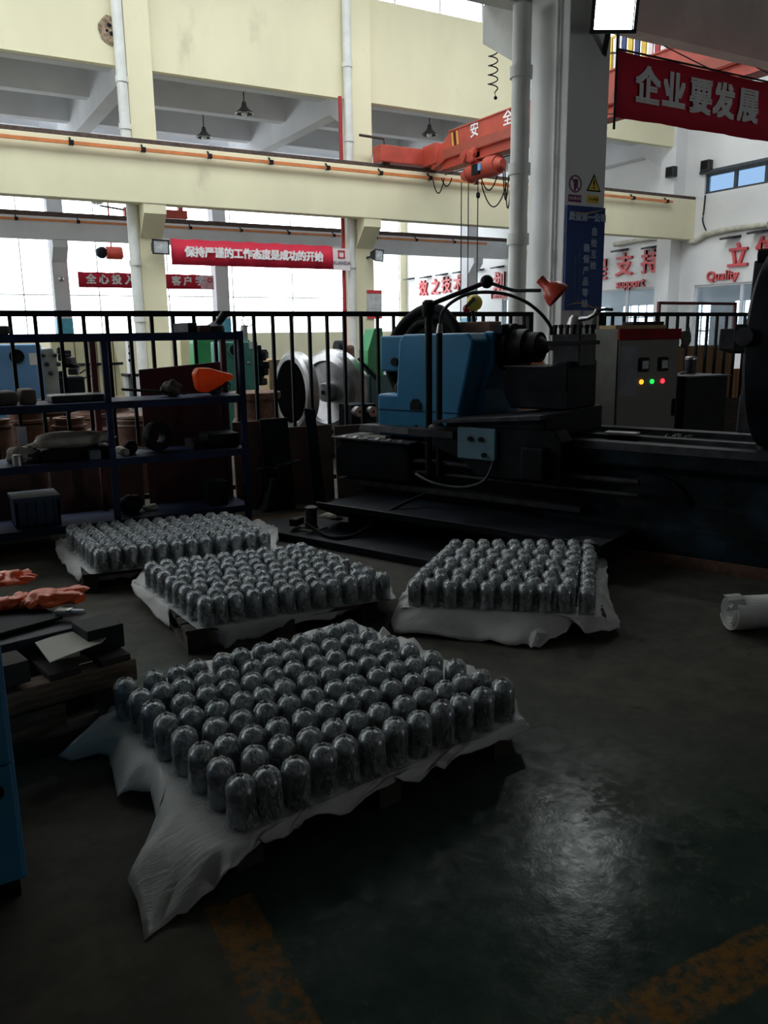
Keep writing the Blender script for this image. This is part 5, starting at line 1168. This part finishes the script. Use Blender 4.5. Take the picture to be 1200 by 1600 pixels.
ts_ = wall_sign('raised red character and small word beyond the work lamp arm', [('划', 781, 442)], .86, 'Technical', .36, (781, 462))
wall_sign('row of pale washed out red characters farthest along the gable wall', [('效', 662, 452), ('之', 681, 450), ('技', 698, 447), ('术', 717, 444)], .80, None, 0, None)
# small wedge lamps above the letters
wedge = None
for k, (px, py) in enumerate(((635, 433), (661, 430), (686, 426), (713, 422), (742, 419), (773, 414), (964, 387), (1012, 382), (1137, 366), (1180, 357))):
    p = AX(px, py, XR-.35)
    o = MB().prism([(0, 0), (.42, .06), (.42, .14), (0, .06)], -.25, .25, Matrix.Translation((XR-.42, p.y, p.z-.16))).build('wedge_lamp', DSTEEL)
    tag(o, 'small dark wedge wall lamp above the red letters, %s counting from the far end' % ORD[k], 'wall lamp', 'wedge wall lamps above the letters')
# conduit along the gable
cz = [AX(px, py, XR-.12) for px, py in ((1200, 351), (1150, 357), (1105, 366), (1092, 374), (1080, 378), (1067, 372), (1052, 370), (1020, 372), (960, 382))]
tag(MB().tube(bez(cz, 4), .09, n=8).build('gable_duct', mat('cream_duct', (.55, .53, .44), .7), smooth=50), 'cream duct bending along the gable wall over the red letters', 'duct')
tag(MB().tube(bez([AX(px, py, XR-.05) for px, py in ((1102, 305), (1100, 325), (1098, 345), (1103, 360))], 4), .025, n=6).build('gable_cable', DSTEEL, smooth=50), 'thin grey cable dropping down the gable from the crane beam', 'cable')
nb = AX(1060, 470, XR-.05)
nb0, nb1 = AX(1052, 456, R1[5]-.29), AX(1068, 540, R1[5]-.29)
tag(MB().box(R1[5]-.305, R1[5]-.29, YC1+.06, YC1+.40, nb1.z, nb0.z).build('white_notice', PAPER), 'white notice sheet on the gable column behind the mesh screen', 'notice')
# notice with red bars on the cream column
a = AY(573, 453, YC1-.02); b = AY(597, 498, YC1-.02)
nt_ = thing('column_notice', 'white notice with red bars on the cream column behind the fence', 'notice', (a.x, YC1-.02, b.z))
MB().box(a.x, b.x, YC1-.02, YC1, b.z, a.z).build('sheet', mat('grey_sheet', (.5, .5, .5), .7), nt_)
for z_ in (a.z-.09, b.z): MB().box(a.x, b.x, YC1-.028, YC1-.02, z_, z_+.09).build('red_bar', SIGNRED, nt_)
# ================================================================== MACHINES BEYOND THE FENCE
def at(px, py, Y): p = AY(px, py, Y); return p
# light blue lathe, far left
Y = 13.0
a = at(-40, 540, Y); b = at(64, 540, Y); zt = at(40, 538, Y).z
bl = thing('light_blue_lathe', 'light blue lathe headstock with white notice beyond the fence', 'lathe', ((a.x+b.x)/2, Y+.4, 0))
MB().box(a.x, b.x, Y, Y+.8, .55, zt).build('headstock', MBLUE2, bl, bevel=.02)
MB().box(a.x, b.x-.25, Y, Y+.8, 0, .55).build('base', MBLUE2, bl, bevel=.02)
p = at(26, 557, Y); MB().lathe([(.07, 0), (.10, 0), (.10, .02), (.07, .02), (.07, 0)], c=(p.x, Y-.005, p.z), ax=(0, -1, 0), n=22).build('spindle_bore', BLACK, bl, smooth=40)
MB().cyl((p.x, Y, p.z), (p.x, Y-.01, p.z), .09, n=20).build('bore_dark', BLACK, bl)
p = at(52, 561, Y); MB().box(p.x-.055, p.x+.055, Y-.006, Y, p.z-.085, p.z+.085).build('notice', PAPER, bl)
# its grey carriage with handles
a = at(63, 548, Y); b = at(94, 600, Y)
MB().prism([(a.x, .5), (a.x, a.z+.02), (b.x-.05, a.z+.04), (b.x, a.z-.10), (b.x, .5)], Y+.05, Y+.6).build('gear_case', mat('grey_green_casting', (.30, .33, .31), .5), bl, bevel=.02)
for k in range(5):
    p = at(68+k*6, 555+(k % 3)*14, Y); MB().ball((p.x, Y+.02, p.z), .035).build('dial', DSTEEL, bl, smooth=60)
MB().cyl((at(48, 537, Y).x, Y+.2, zt+.05), (at(92, 538, Y).x, Y+.2, zt+.04), .012, n=6).build('tie_bar', BLACK, bl)
for k in range(9):
    p = at(98+(k*7) % 26, 548+(k*11) % 50, Y)
    MB().cbox((p.x, Y+.2+.05*(k % 3), p.z), (.10+.03*(k % 2), .14, .10), k*.4).build('slide_block', CASTBLK if k % 3 else DSTEEL, bl, bevel=.015)
for k in range(4):
    p = at(122+k*5, 575+(k*9) % 22, Y); MB().tube([(p.x, Y+.1, p.z), (p.x+.08, Y+.05, p.z+.06), (p.x+.14, Y+.05, p.z+.02)], .012, n=6).build('handle', DSTEEL, bl, smooth=50)
MB().box(at(95, 600, Y).x, at(135, 600, Y).x, Y+.1, Y+.5, 0, at(95, 590, Y).z).build('carriage', CASTBLK, bl, bevel=.02)
# cream enclosure behind
Y = 16.0
a = at(78, 530, Y); b = at(194, 530, Y)
ce_ = thing('cream_enclosure', 'big cream machine enclosure behind the light blue lathe', 'machine', ((a.x+b.x)/2, Y+.6, 0))
MB().prism([(a.x, 0), (a.x, a.z+.02), (b.x-.2, a.z+.02), (b.x, .2), (b.x, 0)], Y, Y+1.3).build('enclosure', CREAMM, ce_, bevel=.02)
for px in (118, 152, 178): x = at(px, 560, Y).x; MB().box(x-.008, x+.008, Y-.006, Y, .2, a.z-.05).build('door_seam', BRWNB, ce_)
MB().box(at(118, 568, Y).x, at(192, 568, Y).x, Y-.03, Y-.012, at(150, 571, Y).z, at(150, 567, Y).z).build('slide_rail', BLACK, ce_)
# steel post machine by the column
Y = 15.0
a = at(196, 530, Y); b = at(214, 600, Y)
pm = thing('white_post_drill', 'slim white machine upright beside the cream column', 'machine', (a.x, Y, 0))
MB().box(at(199, 530, Y).x, at(208, 530, Y).x, Y, Y+.2, .3, at(200, 532, Y).z).build('upright', PAPER, pm, bevel=.01)
MB().box(at(196, 582, Y).x, at(216, 582, Y).x, Y-.15, Y+.35, at(200, 584, Y).z-.05, at(200, 584, Y).z).build('table', DSTEEL, pm)
MB().box(at(200, 590, Y).x, at(212, 590, Y).x, Y, Y+.2, 0, at(200, 585, Y).z-.05).build('pedestal', mat('grey_pedestal', (.35, .36, .37), .5), pm)
for z_ in (541, 552, 563): p = at(203, z_, Y); MB().cyl((p.x, Y, p.z), (p.x, Y-.04, p.z), .03, n=10).build('knob', BLACK, pm)
# cream dado box and green rounded guard
Y = 17.0
a = at(281, 530, Y); b = at(306, 600, Y)
tag(MB().box(a.x, at(312, 530, Y).x, Y, Y+.3, 0, at(290, 531, Y).z).build('cream_cabinet', CREAMM, bevel=.02), 'plain cream cabinet between the cream column and the green guard', 'cabinet')
Y = 13.5
a = at(305, 560, Y); b = at(345, 560, Y); zt = at(320, 515, Y).z
tag(MB().prism([(a.x, 0), (a.x, zt-.22), (a.x+.06, zt-.06), (a.x+.16, zt), (b.x, zt), (b.x, 0)], Y, Y+.3).build('green_guard', GREENM, bevel=.02), 'bright green rounded machine guard left of the teal lathe', 'machine guard')
# teal lathe
Y = 12.0
a = at(350, 560, Y); b = at(404, 560, Y); zt = at(375, 534, Y).z
tl = thing('teal_lathe', 'teal green lathe headstock with dark bore and round hood beyond the rack', 'lathe', ((a.x+b.x)/2, Y+.3, 0))
MB().box(a.x, b.x, Y, Y+.6, 0, zt).build('headstock', TEALM, tl, bevel=.02)
cx_ = at(380, 540, Y)
hood = [(cx_.x-.02+.36*math.cos(t), zt-.40+.50*math.sin(t)) for t in [math.pi*.06+k*math.pi*.5/10 for k in range(11)]]
MB().prism([(cx_.x-.02, zt-.40)]+hood, Y+.2, Y+.55).build('round_hood', BLACK, tl)
p = at(367, 547, Y); MB().cyl((p.x, Y, p.z), (p.x, Y-.012, p.z), .085, n=22).build('bore', BLACK, tl, smooth=40)
MB().lathe([(.085, 0), (.11, 0), (.11, .015), (.085, .015), (.085, 0)], c=(p.x, Y, p.z), ax=(0, -1, 0), n=22).build('bore_ring', TEALM, tl, smooth=40)
p = at(395, 540, Y); MB().cbox((p.x, Y-.005, p.z), (.12, .01, .09)).build('nameplate', PAPER, tl)
MB().box(at(397, 560, Y).x, at(400, 560, Y).x, Y-.01, Y, .2, zt-.1).build('door_edge', mat('pale_teal', (.25, .5, .45), .5), tl)
MB().ball((at(388, 567, Y).x, Y, at(388, 567, Y).z), .03).build('knob', STEEL, tl, smooth=50)
for k in range(10):
    p = at(405+(k*5) % 13, 545+(k*13) % 55, Y); MB().cbox((p.x, Y+.1, p.z), (.09, .2, .11), k*.5).build('gear_lump', CASTBLK, tl, bevel=.02)
hw = at(391, 500, Y); 
MB().tube([(hw.x+.09*math.cos(t), Y+.1, hw.z+.095*math.sin(t)) for t in [k*math.pi/8 for k in range(16)]], .008, n=5, closed=True).build('hand_wheel', DSTEEL, tl, smooth=60)
for k in range(3): t = k*2.1+.4; MB().bar((hw.x, Y+.1, hw.z), (hw.x+.09*math.cos(t), Y+.1, hw.z+.095*math.sin(t)), .01).build('wheel_spoke', DSTEEL, tl)
MB().cyl((at(386, 525, Y).x, Y+.15, zt-.05), (at(387, 510, Y).x, Y+.15, at(387, 508, Y).z), .07, .05, n=12).build('wheel_stem', mat('grey_stem', (.35, .36, .34), .5), tl, smooth=50)
# wooden crate behind discs
Y = 12.5
a = at(420, 562, Y); b = at(440, 600, Y)
tag(MB().box(a.x, at(442, 562, Y).x, Y, Y+.4, 0, a.z).build('wooden_case', mat('tan_case', (.50, .33, .18), .7, var=.15), bevel=.01), 'tan wooden case between the teal lathe and the shiny steel discs', 'case')
# big machined steel discs
def disc(label, px, py, Y, R, ax, prof, mt=STEEL):
    p = at(px, py, Y); t = thing('steel_disc', label, 'steel disc', (p.x, Y, p.z-R), 0); c = V((p.x, Y, p.z))
    MB().lathe([(r*R, z*R) for r, z in prof], c=c, ax=ax, n=44).build('disc_body', mt, t, smooth=30)
    return t, c
d1, c1_ = disc('shiny machined steel ring with a dark round opening, beyond the fence', 464, 612, 9.6,   .50, (-1, -.05, 0), [(.78, -.12), (.97, -.12), (1.0, -.08), (1.0, .12), (.92, .18), (.80, .18), (.76, .10), (.78, -.12)])
MB().lathe([(0, 0), (.385, 0), (.385, .02), (0, .02)], c=c1_+V((-.075, 0, 0)), ax=(-1, -.05, 0), n=40).build('opening_shade_disc', mat('opening_shade_black', (.003, .003, .003), .9, spec=0), d1)  # added black disc, painted shade for the inside of the ring
d2, c2d = disc('shiny machined steel flanged disc with hub, standing beside the ring', 520, 612, 9.9,   .56, (-.93, -.36, 0), [(0, .34), (.20, .34), (.22, .30), (.24, .12), (.70, .16), (.74, .26), (.90, .24), (1.0, .10), (1.0, -.10), (0, -.12)])
MB().cyl(c2d+V((-.93, -.36, 0))*.19, c2d+V((-.93, -.36, 0))*.20, .03, n=14).build('centre_bolt', BLACK, d2)
for t_, c_, r_ in ((d1, c1_, .50), (d2, c2d, .56)):
    MB().box(c_.x-.30, c_.x+.30, 9.5, 10.1, 0, c_.z-r_+.02).build('support_block', WOODD, t_)
# red pump with grey block on the dado
Y = 16.0
p = at(543, 552, Y)
rp = thing('red_pump', 'small red and rusty pump set in front of the cream dado', 'pump', (p.x, Y, 0))
MB().cbox((p.x, Y+.1, p.z), (.34, .3, .34)).build('pump_body', RUST, rp, bevel=.06)
MB().cyl((p.x-.28, Y, p.z+.12), (p.x-.10, Y, p.z+.12), .15, n=16).build('pump_wheel', CASTBLK, rp, smooth=40)
MB().ball((p.x-.18, Y-.05, p.z-.08), .10).build('red_cap', REDP, rp, smooth=60)
MB().box(p.x-.1, p.x+.2, Y, Y+.3, 0, p.z-.15).build('pump_stand', mat('tan_stand', (.45, .38, .28), .7), rp)
# green sloped plate and dark machine behind the tailstock
Y = 9.4
poly = [at(px, py, Y) for px, py in ((575, 548), (585, 514), (598, 512), (600, 588), (590, 588), (575, 570))]
gs = thing('green_machine_side', 'green faceted machine panel left of the tailstock', 'machine', (poly[0].x, Y, 0))
MB().prism([(q_.x, q_.z) for q_ in poly], Y, Y+.25).build('faceted_panel', GREENM, gs, bevel=.008)
MB().box(poly[1].x-.05, poly[3].x+.8, Y+.05, Y+.5, 0, poly[3].z+.02).build('machine_base', mat('dark_teal_base', (.05, .13, .14), .5), gs, bevel=.02)
MB().bar(at(560, 560, Y-.1), at(588, 592, Y-.1), .03).build('drive_arm', BLACK, gs)
# small round bores (rollers) on a dark rack
Y = 8.7
rr_ = thing('roller_rack', 'dark rack with two bright round roller ends beside the tailstock', 'roller rack', (at(570, 645, Y).x, Y, 0))
a = at(553, 640, Y); b = at(592, 660, Y)
MB().box(a.x, b.x, Y+.06, Y+.4, 0, at(570, 632, Y).z).build('rack_body', CASTBLK, rr_, bevel=.01)
for px in (560, 581):
    p = at(px, 643, Y); r0 = MB().cyl((p.x, Y+.08, p.z), (p.x, Y-.04, p.z), .062, n=20).build('roller_end', STEEL, rr_, smooth=40)
    MB().cyl((p.x, Y-.04, p.z), (p.x, Y-.045, p.z), .015, n=10).build('roller_bore', BLACK, r0)
# rusty flanges in the yard beyond the fence
RPROF = [(.55, 0), (1., 0), (1., .14), (.80, .17), (.78, .42), (.88, .46), (.88, .58), (.50, .58), (.48, .30), (.55, 0)]
def flange(label, px, py, Y, R, base=0):
    p = at(px, py, Y); k = .58*R; zb = p.z-k
    t = thing('rusty_flange', label, 'flange', (p.x, Y, zb), 0, 'rusty flanges beyond the fence')
    MB().lathe([(r*R, z*R) for r, z in RPROF], c=(p.x, Y, zb), n=30).build('flange_body', RUST, t, smooth=30)
    if zb > .03:
        MB().lathe([(R*.9, 0), (R*.9, zb-.02), (R*.6, zb)], c=(p.x, Y, 0), n=24).build('lower_flange', RUST, t, smooth=30)
    return t
flange('rusty flange farthest back with a wide pale rim, left end of the group', 65, 626, 10.8, .26)
flange('rusty flange with a dark hole behind the paper tag', 40, 640, 9.6, .23)
flange('rusty flange with a ring top between two pickets, behind the canvas sack', 107, 652, 9.6, .19)
flange('low rusty flange behind the middle post of the rack', 158, 670, 9.0, .16)
flange('broad dark rusty flange behind the upper shelf', 160, 622, 11.6, .42)
flange('rusty flange next to the dark red plate', -4, 655, 9.2, .14)
# banded rings stack next to red plate
Y = 8.6
p = at(210, 660, Y)
bt = thing('banded_drum', 'rusty drum with pale hoops just left of the dark red plate', 'drum', (p.x, Y, 0))
MB().lathe([(.20, 0), (.20, p.z+.06), (.18, p.z+.08), (0, p.z+.08)], c=(p.x, Y, 0), n=28).build('drum_body', RUST, bt, smooth=40)
for dz in (-.02, .03, .07): MB().lathe([(.203, 0), (.215, 0), (.215, .012), (.203, .012), (.203, 0)], c=(p.x, Y, p.z+dz), n=28).build('hoop', CANVAS, bt, smooth=40)
# rusty casing to the right of the rack
Y = 9.2
p = at(402, 612, Y)
rc_ = thing('rusty_casing', 'large rusty flanged casing beyond the fence below the teal lathe', 'casing', (p.x, Y, 0))
MB().lathe([(.27, 0), (.27, p.z-.35), (.24, p.z-.3), (.24, p.z-.12), (.31, p.z-.08), (.31, p.z-.01), (.28, p.z), (0, p.z-.02)], c=(p.x, Y+.1, 0), n=34).build('casing_body', RUST, rc_, smooth=30)
# crane parts far away
p = at(175, 393, 31.0)
hf = thing('far_hoist', 'small red hoist hanging in the glare of the far bay', 'hoist', (p.x, 31, p.z))
MB().cyl((p.x-.1, 31.5, p.z), (p.x+.45, 31.5, p.z), .22, n=16).build('hoist_drum', CRANE, hf, smooth=40)
MB().ball((p.x-.25, 31.5, p.z), .2, wob=.3).build('hoist_motor', CASTBLK, hf, smooth=60)
for dx in (-.3, 0, .25, .5): MB().cyl((p.x+dx, 31.5, p.z-1.1), (p.x+dx, 31.5, p.z), .012, n=5).build('hoist_rope', DSTEEL, hf)
MB().cyl((p.x+.1, 31.5, p.z+.1), (p.x+.1, 31.5, 8.35), .03, n=6).build('hanger', CRANE, hf)
p = at(282, 338, 29.9)
fc = thing('far_crane_truck', 'red crane end truck on the farther crane beam', 'crane truck', (p.x, 30.1, 5.7))
rz2 = AY(0, 326, 30).z
MB().box(p.x-1.9, p.x+.3, 30.02, 30.3, rz2+.02, rz2+.30).build('truck_body', CRANE, fc, bevel=.02)
MB().box(p.x+.0, p.x+.15, 30.05, 30.25, rz2+.30, rz2+.42).build('truck_lug', CRANE, fc)
for dz in (.42, .20): MB().cyl((p.x-2.7, 30.1, rz2+dz+.1), (p.x-1.8, 30.1, rz2+dz), .03, n=6).build('collector_arm', BLACK, fc)
tag(MB().ball(at(96, 436, 30.3), .09, n=12).build('wall_bell', STEEL, smooth=60), 'small round grey bell on the far pale column', 'bell')

p = AY(822, 563, 6.75)
ob_ = thing('orange_float', 'orange rounded casting glimpsed under the lathe centre point', 'casting', (p.x, 6.75, 0))
MB().lathe([(.20, 0), (.22, .03), (.22, p.z-.12), (.19, p.z-.02), (.10, p.z+.06), (0, p.z+.08)], c=(p.x, 6.75, 0), n=24).build('casting_body', mat('orange_enamel', (.55, .15, .04), .4), ob_, smooth=50)
p = AY(790, 606, 6.6)
ws_ = thing('white_side_table', 'small white bench seen between the tailstock and the carriage', 'table', (p.x, 6.6, 0))
MB().cbox((p.x+.04, 6.6, p.z), (.30, .25, .05)).build('table_top', PAPER, ws_)
for dx in (-.07, .15): MB().box(p.x+dx-.02, p.x+dx+.02, 6.58, 6.62, 0, p.z-.025).build('leg', PAPER, ws_)
